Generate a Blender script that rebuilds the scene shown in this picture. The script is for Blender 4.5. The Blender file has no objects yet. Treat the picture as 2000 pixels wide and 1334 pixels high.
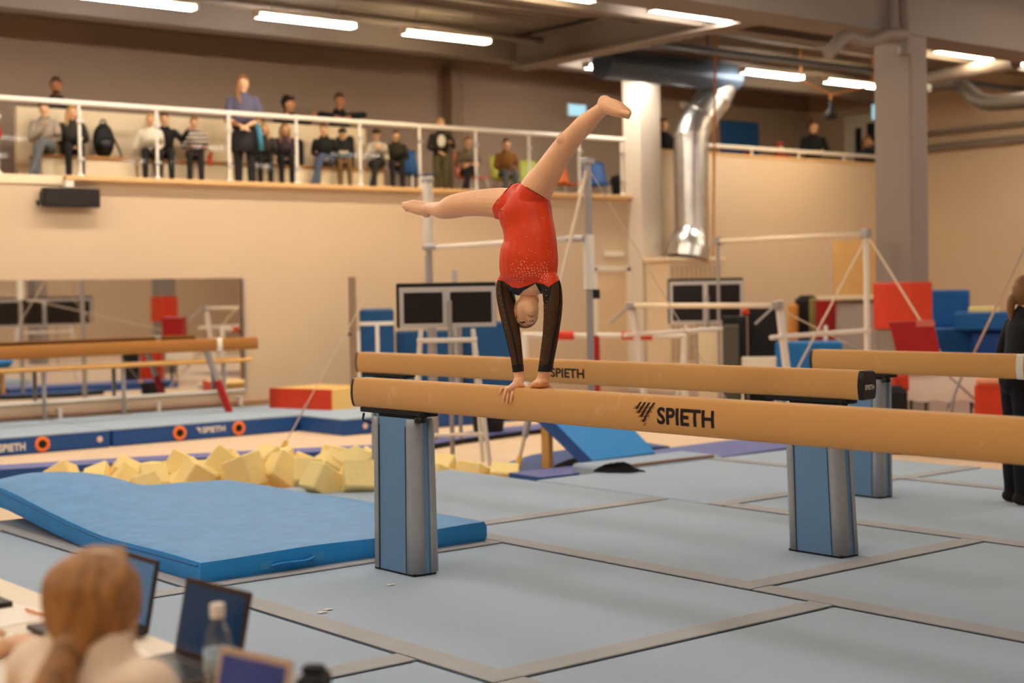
import bpy, bmesh, math, random
import numpy as np
from mathutils import Vector, Matrix
random.seed(7); RNG = np.random.default_rng(7)
PI = math.pi
SC = bpy.context.scene
COL = SC.collection
# ------------------------------------------------------------------ camera, world, exposure
F_PX, YAW, PITCH, ROLL, CAM_H = 2919.58, 0.6804, -0.0339, -0.0182, 1.5007
def cam_axes():
    f = Vector((math.sin(YAW)*math.cos(PITCH), math.cos(YAW)*math.cos(PITCH), math.sin(PITCH)))
    r0 = Vector((math.cos(YAW), -math.sin(YAW), 0)); u0 = r0.cross(f)
    r = r0*math.cos(ROLL)+u0*math.sin(ROLL); u = -r0*math.sin(ROLL)+u0*math.cos(ROLL)
    return r, u, f
CR, CU, CF = cam_axes()
CAMP = Vector((0, 0, CAM_H))
def at(px, py, x=None, y=None, z=None, d=None):
    """a photo pixel on a known plane (x, y or z) or at a known depth, as a point of the room"""
    v = CF+CR*((px-1000)/F_PX)-CU*((py-667)/F_PX)
    t = x/v.x if x is not None else y/v.y if y is not None else (z-CAM_H)/v.z if z is not None else d
    return CAMP+v*t
cd = bpy.data.cameras.new('camera'); cam = bpy.data.objects.new('camera', cd); COL.objects.link(cam)
m = Matrix((CR, CU, -CF)).transposed().to_4x4(); m.translation = CAMP
cam.matrix_world = m
cd.sensor_width = 36; cd.lens = F_PX/2000*36; cd.clip_start = .05; cd.clip_end = 200
cd.dof.use_dof = True; cd.dof.focus_distance = 7.2; cd.dof.aperture_fstop = 1.7
SC.camera = cam
w = bpy.data.worlds.new('world'); SC.world = w; w.use_nodes = True
w.node_tree.nodes['Background'].inputs[0].default_value = (.9, .85, .8, 1)
w.node_tree.nodes['Background'].inputs[1].default_value = .02
SC.view_settings.view_transform = 'Standard'; SC.view_settings.look = 'None'
SC.view_settings.gamma = 1; SC.view_settings.use_curve_mapping = False
SC.view_settings.exposure = 2.1
SC.cycles.max_bounces = 7; SC.cycles.diffuse_bounces = 4; SC.cycles.glossy_bounces = 3; SC.cycles.transmission_bounces = 4; SC.cycles.transparent_max_bounces = 8
SC.cycles.caustics_reflective = False; SC.cycles.caustics_refractive = False
LAMP_E = 17.0
LAMP_C = (1.0, .91, .78)
# ------------------------------------------------------------------ materials
MATS = {}
def srgb(r, g, b): return tuple(((c/255)/12.92 if c/255 <= .04045 else ((c/255+.055)/1.055)**2.4) for c in (r, g, b))
def mat(name, rgb, rough=.6, metal=0., noise=0., nscale=20., detail=4., bump=0., bscale=200., rgb2=None, stretch=None, spec=.4, emit=0, ecol=None, sheen=0, trans=0, alpha=1):
    if name in MATS: return MATS[name]
    M = bpy.data.materials.new(name); M.use_nodes = True; MATS[name] = M
    nt = M.node_tree; b = nt.nodes['Principled BSDF']
    c = (*rgb, 1)
    b.inputs['Base Color'].default_value = c; b.inputs['Roughness'].default_value = rough; b.inputs['Metallic'].default_value = metal
    b.inputs['Specular IOR Level'].default_value = spec
    if sheen: b.inputs['Sheen Weight'].default_value = sheen
    if trans: b.inputs['Transmission Weight'].default_value = trans
    if alpha < 1: b.inputs['Alpha'].default_value = alpha
    if emit: b.inputs['Emission Color'].default_value = (*(ecol or rgb), 1); b.inputs['Emission Strength'].default_value = emit
    if noise or bump:
        tc = nt.nodes.new('ShaderNodeTexCoord'); src = tc.outputs['Object']
        if stretch:
            mp = nt.nodes.new('ShaderNodeMapping'); mp.inputs['Scale'].default_value = stretch
            nt.links.new(src, mp.inputs[0]); src = mp.outputs[0]
    if noise:
        n = nt.nodes.new('ShaderNodeTexNoise'); n.inputs['Scale'].default_value = nscale; n.inputs['Detail'].default_value = detail
        n.inputs['Roughness'].default_value = .65
        nt.links.new(src, n.inputs['Vector'])
        rp = nt.nodes.new('ShaderNodeValToRGB'); rp.color_ramp.elements[0].position = .3; rp.color_ramp.elements[1].position = .7
        d = rgb2 or tuple(v*(1-noise) for v in rgb)
        rp.color_ramp.elements[0].color = (*d, 1)
        rp.color_ramp.elements[1].color = (*(tuple(min(1, v*(1+noise*.5)) for v in rgb) if rgb2 is None else rgb), 1)
        nt.links.new(n.outputs['Fac'], rp.inputs[0]); nt.links.new(rp.outputs[0], b.inputs['Base Color'])
    if bump:
        n2 = nt.nodes.new('ShaderNodeTexNoise'); n2.inputs['Scale'].default_value = bscale; n2.inputs['Detail'].default_value = 2
        nt.links.new(src, n2.inputs['Vector'])
        bp = nt.nodes.new('ShaderNodeBump'); bp.inputs['Strength'].default_value = bump; bp.inputs['Distance'].default_value = .01
        nt.links.new(n2.outputs['Fac'], bp.inputs['Height']); nt.links.new(bp.outputs[0], b.inputs['Normal'])
    return M
def col(name, rgb, **k): return mat(name, srgb(*rgb), **k)
def thin_glass(name='clear_glass', tint=(.985, .988, .985), refl=.004):
    if name in MATS: return MATS[name]
    M = bpy.data.materials.new(name); M.use_nodes = True; MATS[name] = M
    nt = M.node_tree; nt.nodes.clear()
    o = nt.nodes.new('ShaderNodeOutputMaterial'); mx = nt.nodes.new('ShaderNodeMixShader'); t = nt.nodes.new('ShaderNodeBsdfTransparent'); g = nt.nodes.new('ShaderNodeBsdfGlossy')
    t.inputs[0].default_value = (*tint, 1); g.inputs['Roughness'].default_value = .03
    mx.inputs[0].default_value = refl
    nt.links.new(t.outputs[0], mx.inputs[1]); nt.links.new(g.outputs[0], mx.inputs[2]); nt.links.new(mx.outputs[0], o.inputs[0])
    return M
def gauze(name, rgb, cover=.62):
    """thin see-through stretch fabric"""
    M = bpy.data.materials.new(name); M.use_nodes = True; MATS[name] = M
    nt = M.node_tree; nt.nodes.clear()
    o = nt.nodes.new('ShaderNodeOutputMaterial'); mx = nt.nodes.new('ShaderNodeMixShader'); t = nt.nodes.new('ShaderNodeBsdfTransparent'); g = nt.nodes.new('ShaderNodeBsdfDiffuse')
    g.inputs[0].default_value = (*rgb, 1); mx.inputs[0].default_value = cover
    nt.links.new(t.outputs[0], mx.inputs[1]); nt.links.new(g.outputs[0], mx.inputs[2]); nt.links.new(mx.outputs[0], o.inputs[0])
    return M
# ------------------------------------------------------------------ mesh helpers
class MB:
    """collects vertices and faces of one part"""
    def __init__(s): s.v = []; s.f = []
    def add(s, vs, fs):
        o = len(s.v); s.v += [tuple(v) for v in vs]; s.f += [tuple(i+o for i in f) for f in fs]; return s
    def box(s, x0, x1, y0, y1, z0, z1, c=0.0):
        if x0 > x1: x0, x1 = x1, x0
        if y0 > y1: y0, y1 = y1, y0
        if z0 > z1: z0, z1 = z1, z0
        if c <= 0:
            return s.add([(x, y, z) for z in (z0, z1) for y in (y0, y1) for x in (x0, x1)],
                         [(0, 2, 3, 1), (4, 5, 7, 6), (0, 1, 5, 4), (2, 6, 7, 3), (0, 4, 6, 2), (1, 3, 7, 5)])
        c = min(c, (x1-x0)*.45, (y1-y0)*.45, (z1-z0)*.45)
        vs = []
        idx = {}
        for i, (sx, X) in enumerate(((-1, x0), (1, x1))):
            for j, (sy, Y) in enumerate(((-1, y0), (1, y1))):
                for k, (sz, Z) in enumerate(((-1, z0), (1, z1))):
                    for a, d in enumerate(((0, -sy*c, -sz*c), (-sx*c, 0, -sz*c), (-sx*c, -sy*c, 0))):
                        idx[(i, j, k, a)] = len(vs); vs.append((X+d[0], Y+d[1], Z+d[2]))
        fs = []
        for i in (0, 1): fs.append([idx[(i, j, k, 0)] for j, k in ((0, 0), (1, 0), (1, 1), (0, 1))])
        for j in (0, 1): fs.append([idx[(i, j, k, 1)] for i, k in ((0, 0), (0, 1), (1, 1), (1, 0))])
        for k in (0, 1): fs.append([idx[(i, j, k, 2)] for i, j in ((0, 0), (1, 0), (1, 1), (0, 1))])
        for i in (0, 1):
            for j in (0, 1): fs.append([idx[(i, j, 0, 0)], idx[(i, j, 1, 0)], idx[(i, j, 1, 1)], idx[(i, j, 0, 1)]])
            for k in (0, 1): fs.append([idx[(i, 0, k, 0)], idx[(i, 1, k, 0)], idx[(i, 1, k, 2)], idx[(i, 0, k, 2)]])
        for j in (0, 1):
            for k in (0, 1): fs.append([idx[(0, j, k, 1)], idx[(1, j, k, 1)], idx[(1, j, k, 2)], idx[(0, j, k, 2)]])
        for i in (0, 1):
            for j in (0, 1):
                for k in (0, 1): fs.append([idx[(i, j, k, a)] for a in (0, 1, 2)])
        return s.add(vs, fs)
    def tube(s, pts, r, n=10, cap=True, flat=1.0):
        pts = [Vector(p) for p in pts]
        rs = r if isinstance(r, (list, tuple)) else [r]*len(pts)
        N = len(pts); up = None; rings = []
        for i, p in enumerate(pts):
            t = (pts[min(i+1, N-1)]-pts[max(i-1, 0)]).normalized()
            if up is None:
                up = Vector((0, 0, 1)) if abs(t.z) < .9 else Vector((1, 0, 0))
            a = t.cross(up).normalized(); b = a.cross(t).normalized(); up = b
            rings.append([p+(a*math.cos(q*2*PI/n)+b*math.sin(q*2*PI/n)*flat)*rs[i] for q in range(n)])
        vs = [v for ring in rings for v in ring]
        fs = [(i*n+q, i*n+(q+1) % n, (i+1)*n+(q+1) % n, (i+1)*n+q) for i in range(N-1) for q in range(n)]
        if cap: fs += [tuple(range(n))[::-1], tuple((N-1)*n+q for q in range(n))]
        return s.add(vs, fs)
    def lathe(s, prof, n=16, c=(0, 0, 0)):
        vs = []; fs = []
        for r, z in prof:
            vs += [(c[0]+r*math.cos(q*2*PI/n), c[1]+r*math.sin(q*2*PI/n), c[2]+z) for q in range(n)]
        N = len(prof)
        fs = [(i*n+q, i*n+(q+1) % n, (i+1)*n+(q+1) % n, (i+1)*n+q) for i in range(N-1) for q in range(n)]
        fs += [tuple(range(n))[::-1], tuple((N-1)*n+q for q in range(n))]
        return s.add(vs, fs)
    def prism(s, poly, axis, a, b):
        """polygon extruded along axis 'x','y' or 'z' from a to b"""
        def P(u, v, w): return {'x': (w, u, v), 'y': (u, w, v), 'z': (u, v, w)}[axis]
        n = len(poly)
        vs = [P(u, v, a) for u, v in poly]+[P(u, v, b) for u, v in poly]
        fs = [tuple(range(n))[::-1], tuple(range(n, 2*n))]+[(i, (i+1) % n, n+(i+1) % n, n+i) for i in range(n)]
        return s.add(vs, fs)
    def ball(s, c, r, n=12, m=8):
        rx, ry, rz = r if isinstance(r, (list, tuple)) else (r, r, r)
        vs = [(c[0], c[1], c[2]-rz)]
        for i in range(1, m):
            ph = PI*i/m
            vs += [(c[0]+rx*math.sin(ph)*math.cos(q*2*PI/n), c[1]+ry*math.sin(ph)*math.sin(q*2*PI/n), c[2]-rz*math.cos(ph)) for q in range(n)]
        vs.append((c[0], c[1], c[2]+rz)); L = len(vs)-1
        fs = [(0, 1+(q+1) % n, 1+q) for q in range(n)]
        fs += [(1+(i-1)*n+q, 1+(i-1)*n+(q+1) % n, 1+i*n+(q+1) % n, 1+i*n+q) for i in range(1, m-1) for q in range(n)]
        fs += [(L, 1+(m-2)*n+q, 1+(m-2)*n+(q+1) % n) for q in range(n)]
        return s.add(vs, fs)
    def xf(s, M):
        s.v = [tuple(M @ Vector(v)) for v in s.v]; return s
    def build(s, name, material, parent=None, smooth=False, world=False):
        me = bpy.data.meshes.new(name); me.from_pydata(s.v, [], s.f)
        bm = bmesh.new(); bm.from_mesh(me); bmesh.ops.recalc_face_normals(bm, faces=bm.faces); bm.to_mesh(me); bm.free()
        return link(name, me, material, parent, smooth, world)
def link(name, me, material, parent=None, smooth=False, world=False):
    if material: me.materials.append(material)
    if smooth:
        me.polygons.foreach_set('use_smooth', [True]*len(me.polygons))
        if smooth == 'auto':
            try: me.set_sharp_from_angle(angle=math.radians(38))
            except Exception: pass
    o = bpy.data.objects.new(name, me); COL.objects.link(o)
    if parent is not None:
        o.parent = parent
        if world:
            bpy_loc = Vector((0, 0, 0)); p = parent
            while p is not None: bpy_loc -= p.location; p = p.parent
            o.location = bpy_loc
    return o
def thing(name, label, cat, loc=(0, 0, 0), rotz=0, group=None):
    o = bpy.data.objects.new(name, None); COL.objects.link(o); o.empty_display_size = .1
    o.location = loc; o.rotation_euler = (0, 0, rotz); tag(o, label, cat, group); return o
def tag(o, label, cat, group=None, kind=None):
    o['label'] = label; o['category'] = cat
    if group: o['group'] = group
    if kind: o['kind'] = kind
    return o
def struct(o, label=None):
    o['kind'] = 'structure'
    if label: o['label'] = label
    return o
def dup(root, loc, rotz=0, label=None, group=None, parent=None):
    c = root.copy(); COL.objects.link(c); c.parent = parent
    if loc is not None: c.location = loc; c.rotation_euler = (0, 0, rotz)
    if label: c['label'] = label
    if group: c['group'] = group
    for ch in list(root.children):
        k = dup(ch, None, parent=c)
    return c
def copypart(o, loc, parent, rot=None):
    c = o.copy(); COL.objects.link(c); c.parent = parent; c.location = loc
    if rot: c.rotation_euler = rot
    return c
def text_mesh(body, size, bold=.0, depth=0.0, space=1.0):
    cu = bpy.data.curves.new('t', 'FONT'); cu.body = body; cu.size = size; cu.offset = bold; cu.extrude = depth; cu.space_character = space
    cu.resolution_u = 3
    o = bpy.data.objects.new('t', cu); COL.objects.link(o)
    dg = bpy.context.evaluated_depsgraph_get(); dg.update()
    e = o.evaluated_get(dg); me = e.to_mesh()
    vs = [v.co.copy() for v in me.vertices]; fs = [tuple(p.vertices) for p in me.polygons]
    e.to_mesh_clear(); bpy.data.objects.remove(o); bpy.data.curves.remove(cu)
    return vs, fs
def fit_text(body, w, h, bold=.012, cuts=0):
    """letters scaled to fill a w x h rectangle from (0,0); cuts: level lines so that they can follow a curved face"""
    vs, fs = text_mesh(body, 1.0, bold)
    x0 = min(v.x for v in vs); x1 = max(v.x for v in vs); y0 = min(v.y for v in vs); y1 = max(v.y for v in vs)
    pts = [((v.x-x0)/(x1-x0)*w, (v.y-y0)/(y1-y0)*h) for v in vs]
    if cuts:
        bm = bmesh.new(); bv = [bm.verts.new((x, y, 0)) for x, y in pts]
        for f in fs:
            try: bm.faces.new([bv[i] for i in f])
            except ValueError: pass
        for k in range(1, cuts):
            bmesh.ops.bisect_plane(bm, geom=bm.verts[:]+bm.edges[:]+bm.faces[:], plane_co=(0, h*k/cuts, 0), plane_no=(0, 1, 0))
        bm.verts.index_update(); pts = [(v.co.x, v.co.y) for v in bm.verts]; fs = [tuple(v.index for v in f.verts) for f in bm.faces]; bm.free()
    return pts, fs
# ------------------------------------------------------------------ shared materials
WALL = col('cream_painted_wall', (206, 180, 150), rough=.85, noise=.03, nscale=.7)
WALLG = col('taupe_painted_wall', (172, 148, 130), rough=.9, noise=.03, nscale=1.5)
WHITE = col('white_paint', (232, 222, 205), rough=.6)
CREAM = col('cream_laminate', (236, 212, 176), rough=.6)
CEIL = col('grey_roof_sheet', (128, 116, 104), rough=.8, noise=.08, nscale=3)
STEELG = col('grey_painted_steel', (130, 117, 108), rough=.6)
STEEL = col('brushed_steel', (205, 200, 195), rough=.35, metal=.9)
ZINC = col('galvanised_duct', (225, 222, 218), rough=.32, metal=1., noise=.12, nscale=6)
GREYM = col('grey_metal_tube', (165, 158, 155), rough=.45, metal=.4)
WHITEM = col('white_metal_tube', (228, 218, 205), rough=.4)
BLACK = col('black_plastic', (22, 20, 20), rough=.35)
BLACKM = col('black_rubber', (16, 15, 15), rough=.7)
WOOD = col('pale_wood', (222, 176, 120), rough=.5, noise=.2, nscale=5, stretch=(1, 12, 12))
PINE = col('varnished_pine', (226, 170, 92), rough=.4, noise=.15, nscale=4, stretch=(1, 14, 14))
def beam_suede(name, c, dark):
    M = mat(name, srgb(*c), rough=.85, noise=.2, nscale=900, detail=2, bump=.15, bscale=900, sheen=.2, rgb2=srgb(*dark))
    nt = M.node_tree; b = nt.nodes['Principled BSDF']; ramp = [n for n in nt.nodes if n.type == 'VALTORGB'][0]
    tc = [n for n in nt.nodes if n.type == 'TEX_COORD'][0]
    n = nt.nodes.new('ShaderNodeTexNoise'); n.inputs['Scale'].default_value = 5.5; n.inputs['Detail'].default_value = 6; n.inputs['Roughness'].default_value = .75
    nt.links.new(tc.outputs['Object'], n.inputs['Vector'])
    r2 = nt.nodes.new('ShaderNodeValToRGB'); r2.color_ramp.elements[0].position = .6; r2.color_ramp.elements[1].position = .78
    r2.color_ramp.elements[0].color = (0, 0, 0, 1); r2.color_ramp.elements[1].color = (.38, .38, .38, 1)
    nt.links.new(n.outputs['Fac'], r2.inputs[0])
    mx = nt.nodes.new('ShaderNodeMixRGB'); mx.inputs[2].default_value = (*srgb(250, 232, 205), 1)
    nt.links.new(r2.outputs[0], mx.inputs[0]); nt.links.new(ramp.outputs[0], mx.inputs[1]); nt.links.new(mx.outputs[0], b.inputs['Base Color'])
    return M
SUEDE = beam_suede('tan_beam_suede', (226, 168, 96), (206, 146, 76))
SUEDEB = col('brown_beam_suede', (168, 112, 52), rough=.85, noise=.2, nscale=300, detail=2)
CARPET = col('light_blue_mat_carpet', (182, 198, 214), rough=.95, noise=.12, nscale=230, detail=3, bump=.25, bscale=500, rgb2=srgb(142, 162, 184), sheen=.2)
STRIP = col('grey_seam_tape', (170, 168, 170), rough=.8, noise=.06, nscale=8)
LEGBLUE = col('blue_leg_carpet', (124, 158, 192), rough=.95, noise=.2, nscale=300, detail=2, bump=.25, bscale=600, rgb2=srgb(88, 126, 164))
LEGGREY = col('grey_vinyl_edge', (160, 162, 164), rough=.5, noise=.08, nscale=20)
VINYL = col('bright_blue_vinyl', (36, 142, 216), rough=.5, noise=.10, nscale=5, detail=8, bump=.1, bscale=6)
VINYLT = col('worn_blue_vinyl_top', (84, 148, 204), rough=.55, noise=.16, nscale=7, detail=9, bump=.15, bscale=5)
NAVY = col('navy_vinyl', (22, 74, 142), rough=.5, noise=.08, nscale=4)
PURPB = col('faded_violet_blue_pad', (98, 104, 168), rough=.55, noise=.1, nscale=5)
BLUE = col('blue_vinyl', (16, 96, 168), rough=.5, noise=.1, nscale=5)
RED = col('red_vinyl', (214, 60, 26), rough=.5, noise=.1, nscale=6)
DRED = col('dark_red_vinyl', (176, 24, 22), rough=.5, noise=.1, nscale=6)
FOAM = col('yellow_foam', (255, 226, 154), rough=.95, noise=.05, nscale=20, bump=.3, bscale=60)
FLOORM = col('beige_floor', (226, 196, 164), rough=.55, noise=.05, nscale=2)
# ================================================================== THE HALL
FZ = -.2            # floor level; the mats' carpet is z = 0
YW, XR, XL, YN, ZC = 18.2, 24.8, -8.0, -8.0, 5.45
BF = 2.88           # gallery floor
struct(MB().box(XL, XR, YN, YW, FZ-.1, FZ).build('floor', FLOORM), 'beige hall floor')
struct(MB().box(15.2, XR-.01, 6, YW-.01, FZ, FZ+.004).build('floor_carpet', col('brown_floor_carpet', (158, 128, 116), rough=.95)), 'dull brown carpet laid on the floor at the far right')
struct(MB().box(XL, 17.3, YW, YW+.25, FZ, 2.945).build('wall_back', WALL), 'cream lower wall under the gallery')
struct(MB().box(17.3, XR, YW, YW+.15, FZ, 3.82).build('wall_back_right', WALL), 'cream wall rising to the right gallery parapet')
struct(MB().box(17.75, XR, YW-.02, YW+.18, 3.82, 3.86).build('trim_1', WOOD), 'wooden cap on the right gallery parapet')
struct(MB().box(XL, XR+.2, 20.6, 20.8, BF, ZC+.3).build('wall_gallery', WALLG), 'taupe wall at the back of the gallery')
struct(MB().box(15.25, 15.5, 20.35, 20.6, BF, 5.3).build('trim_2', col('taupe_pilaster', (150, 126, 106), rough=.9)), 'narrow pilaster on the gallery back wall')
struct(MB().box(XR, XR+.2, YN, 20.8, FZ, ZC+.3).build('wall_right', WALL), 'cream wall on the right')
struct(MB().box(XL-.2, XL, YN, 20.8, FZ, ZC+.3).build('wall_left', WALL))
struct(MB().box(XL, XR, YN-.2, YN, FZ, ZC+.3).build('wall_near', WALL))
struct(MB().box(XL, XR, YW+.15, 20.6, BF-.1, BF).build('floor_gallery', col('gallery_floor', (200, 168, 130), rough=.6)))
struct(MB().box(XL, 17.3, YW-.02, YW+.15, 2.94, 3.05).build('trim_3', CREAM), 'cream edge of the gallery floor')
struct(MB().box(7.5, 17.3, YW-.13, YW-.02, 2.985, 3.05, .01).build('trim_4', WOOD), 'wooden ledge along the gallery edge')
struct(MB().box(7.5, 7.6, YW-.12, YW-.02, 2.9, 2.985).build('trim_5', WHITE), 'white bracket under the start of the gallery ledge')
# corrugated roof sheet, ribs along x
prof = []
y = YN
while y < 20.8:
    prof += [(y, ZC), (y+.11, ZC), (y+.145, ZC+.06), (y+.215, ZC+.06)]; y += .25
v = []; f = []
for x in (XL, XR): v += [(x, p, q) for p, q in prof]
n = len(prof); f = [(i, i+1, n+i+1, n+i) for i in range(n-1)]
struct(MB().add(v, f).build('ceiling', CEIL), 'corrugated grey roof sheet')
# roof steel
def ibeam_x(name, y0, y1, z0, z1, x0, x1, label, t=.03):
    yc = (y0+y1)/2
    o = MB().box(x0, x1, y0, y1, z0, z0+t).box(x0, x1, yc-.02, yc+.02, z0+t, z1-t).box(x0, x1, y0, y1, z1-t, z1).build(name, STEELG)
    return struct(o, label)
struct(MB().box(XL, XR, YW-.1, YW+.25, 5.07, 5.4).build('trim_6', STEELG), 'grey edge beam above the gallery front')
ibeam_x('trim_7', 14.0, 14.2, 5.0, 5.35, XL, XR, 'thin steel purlin across the roof')
struct(MB().box(XL, XR, 10.8, 11.38, 4.44, 5.42).build('trim_8', STEELG), 'deep grey roof girder resting on the column')
ibeam_x('trim_9', 6.1, 6.3, 5.0, 5.35, XL, XR, 'thin steel purlin near the camera')
o = MB().box(14.72, 15.06, 11.38, YW-.1, 4.94, 4.98).box(14.85, 14.93, 11.38, YW-.1, 4.98, 5.36).box(14.72, 15.06, 11.38, YW-.1, 5.36, 5.4).build('trim_10', STEELG)
struct(o, 'grey steel cross beam from the gallery to the column')
for i, (yy, zz) in enumerate(((15.4, 5.3), (17.5, 5.3), (12.2, 5.3))):
    struct(MB().tube([(XL, yy, zz), (XR, yy, zz)], .05, 8).build('trim_%d' % (11+i), STEELG, smooth=True))
# columns
def column(x0, x1, y0, y1, ztop, label, pad=True):
    t = thing('column', label, 'column', ((x0+x1)/2, (y0+y1)/2, FZ)); t['kind'] = 'structure'
    MB().box(x0, x1, y0, y1, FZ, ztop, .015).build('shaft', col('grey_column_paint', (140, 126, 118), rough=.7), t, world=True)
    if pad:
        p = MB().box(x0-.03, x1+.03, y0-.03, y1+.03, .95, 1.52, .02).build('padding', RED, t, world=True); p['label'] = 'red padding sleeve'
    return t
column(14.85, 15.19, 10.79, 11.32, 4.44, 'grey column with a red padded sleeve, standing behind the beams')
column(14.85, 15.19, 5.2, 5.7, 5.4, 'grey column with red padding, reflected left of centre in the mirror')
column(14.85, 15.19, -2.2, -1.7, 5.4, 'grey column with red padding, reflected at the left edge of the mirror')
c = MB().box(17.27, 17.75, 17.88, 18.3, FZ, 5.07, .01).build('column', col('pale_column_paint', (226, 212, 194), rough=.6)); tag(c, 'pale square column at the right end of the gallery', 'column'); c['kind'] = 'structure'
# mirror
t = thing('wall_mirror', 'long mirror fixed to the cream wall behind the old beam', 'mirror', (7.6, YW, .23))
MI = mat('mirror_silver', (.86, .86, .85), rough=.02, metal=1.)
MB().box(4.6, 7.6, YW-.02, YW-.003, .235, 1.74).build('mirror_panel', MI, t, world=True)
MB().box(7.603, 10.0, YW-.02, YW-.003, .235, 1.74).build('mirror_panel', MI, t, world=True)
MB().box(4.6, 10.0, YW-.035, YW, .2, .235).build('ledge', WHITEM, t, world=True)
MB().box(10.0, 10.03, YW-.025, YW, .2, 1.74).build('edge_strip', GREYM, t, world=True)
# skirting pipe with brackets
t = thing('heating_pipe', 'thin pinkish heating pipe along the foot of the mirror wall', 'pipe', (7.5, YW-.06, 0)); t['kind'] = 'thing'
MB().tube([(4.5, YW-.05, .06), (13, YW-.05, .06)], .018, 8).build('pipe', col('pink_pipe', (206, 160, 136), rough=.5), t, smooth=True, world=True)
for x in (5.6, 7.36, 8.7, 9.9): MB().box(x-.025, x+.025, YW-.08, YW, -.0, .13).build('bracket', WHITEM, t, world=True)
# black display on the wall
t = thing('wall_display', 'black rectangular display panel hung under the gallery edge', 'display', (7.56, YW, 2.65))
MB().box(7.19, 7.93, YW-.16, YW-.06, 2.65, 2.885, .01).build('casing', BLACK, t, world=True)
MB().box(7.22, 7.90, YW-.165, YW-.16, 2.68, 2.86).build('screen', col('dark_brown_screen', (32, 20, 18), rough=.25), t, world=True)
MB().box(7.2, 7.28, YW-.06, YW, 2.7, 2.84).build('mount', BLACKM, t, world=True)
MB().tube([(7.15, YW-.09, 2.67), (7.15, YW-.05, 2.72)], .022, 8).build('knob', BLACKM, t, world=True)
# gallery railing
def railing(label, xs, x0, x1, zr, zb, y, glass=True):
    t = thing('railing', label, 'railing', ((x0+x1)/2, y, zb))
    MB().tube([(x0, y, zr), (x1, y, zr)], .036, 10).build('handrail', WHITEM, t, smooth='auto', world=True)
    P = None
    for x in xs:
        if P is None:
            b = MB().tube([(0, 0, 0), (0, 0, zr-zb)], .021, 8)
            if glass: b.lathe([(.055, 0), (.055, .012), (.03, .03), (.022, .05)], 10)
            P = b.build('post', WHITEM, t, smooth='auto'); P.location = (x-t.location.x, 0, 0)
            if glass:
                for z in (.2, .68):
                    c = MB().box(-.045, .045, -.04, -.012, z, z+.045, .006).build('clamp', STEEL, P)
        else:
            q = dup(P, None, parent=t); q.location = (x-t.location.x, 0, 0)
    if glass:
        G = thin_glass()
        for a, b in zip(xs[:-1], xs[1:]):
            MB().box(a+.04, b-.04, y-.034, y-.026, zb+.1, zr-.06).build('glass_pane', G, t, world=True)
    return t
xs = [6.71-1.06*k for k in (2, 1)]+[6.71+1.06*k for k in range(0, 10)]
railing('pale steel and glass railing along the left gallery front', xs+[17.2], 4.2, 17.27, 3.985, 3.05, YW+.06)
railing('low cream handrail on the right gallery parapet', [19.1, 20.4, 21.7, 23.0, 24.3], 19.05, 24.75, 3.985, 3.85, YW+.05, glass=False)
# bench and parapet of the left gallery
def bench(x0, x1, label):
    t = thing('gallery_bench', label, 'bench', ((x0+x1)/2, 19.15, BF), group='gallery benches')
    MB().box(x0, x1, 18.97, 19.33, BF, 3.35).build('front_panel', CREAM, t, world=True)
    MB().box(x0-.02, x1+.02, 18.93, 19.34, 3.35, 3.39, .008).build('seat_board', col('brown_seat_board', (178, 124, 66), rough=.5, noise=.15, nscale=6), t, world=True)
bench(7.55, 8.85, 'cream bench with a brown seat below the man in grey')
bench(8.9, 10.9, 'cream bench with a brown seat below the striped sweater')
bench(10.95, 12.9, 'cream bench with a brown seat left of the blue chair')
p = MB().box(7.38, 12.85, 19.36, 19.48, BF, 4.04, .01).build('parapet', CREAM); tag(p, 'cream parapet behind the gallery benches', 'parapet')
# exit sign, door, notice boards, plaque
t = thing('exit_sign', 'small glowing pale blue exit sign on the gallery wall', 'sign', (18.2, 20.55, 4.66))
MB().box(17.98, 18.44, 20.49, 20.6, 4.65, 4.89, .01).build('housing', WHITE, t, world=True)
MB().box(18.0, 18.42, 20.484, 20.49, 4.67, 4.87).build('lit_panel', col('pale_blue_glow', (170, 222, 244), emit=.2), t, world=True)
t = thing('exit_sign', 'narrow glowing exit sign beside the red-padded column', 'sign', (24.6, 18.75, 4.8))
MB().box(24.66, 24.78, 18.66, 18.86, 4.79, 5.12, .01).build('housing', WHITE, t, world=True)
MB().box(24.652, 24.66, 18.68, 18.84, 4.81, 5.10).build('lit_panel', MATS['pale_blue_glow'], t, world=True)
t = thing('notice_board', 'blue notice board on the wall behind the right gallery', 'board', (22.6, 20.6, 4.1))
MB().box(22.1, 23.2, 20.54, 20.6, 3.75, 4.83, .01).build('panel', col('blue_board', (42, 92, 150), rough=.6), t, world=True)
MB().box(22.72, 22.98, 20.53, 20.54, 4.08, 4.22).build('red_leaflet', RED, t, world=True)
t = thing('door', 'white door with a dark window behind the right gallery', 'door', (24.7, 19.05, BF)); t['kind'] = 'structure'
MB().box(24.72, 24.8, 18.5, 19.6, BF, 4.95).build('door_leaf', WHITE, t, world=True)
MB().box(24.70, 24.72, 19.15, 19.30, 3.9, 4.68).build('pane', col('dark_pane', (40, 44, 46), rough=.2), t, world=True)
MB().box(24.70, 24.72, 18.76, 19.01, 3.9, 4.75).build('pane', MATS['dark_pane'], t, world=True)
t = thing('door_1', 'white double door in the cream wall under the gallery', 'door', (16.95, YW, FZ)); t['kind'] = 'structure'
MB().box(16.43, 16.52, YW-.04, YW, FZ, 1.86).build('frame_post', WHITE, t, world=True)
MB().box(17.2, 17.27, YW-.04, YW, FZ, 1.86).build('frame_post', WHITE, t, world=True)
MB().box(16.43, 17.27, YW-.04, YW, 1.80, 1.88).build('lintel', WHITE, t, world=True)
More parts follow.
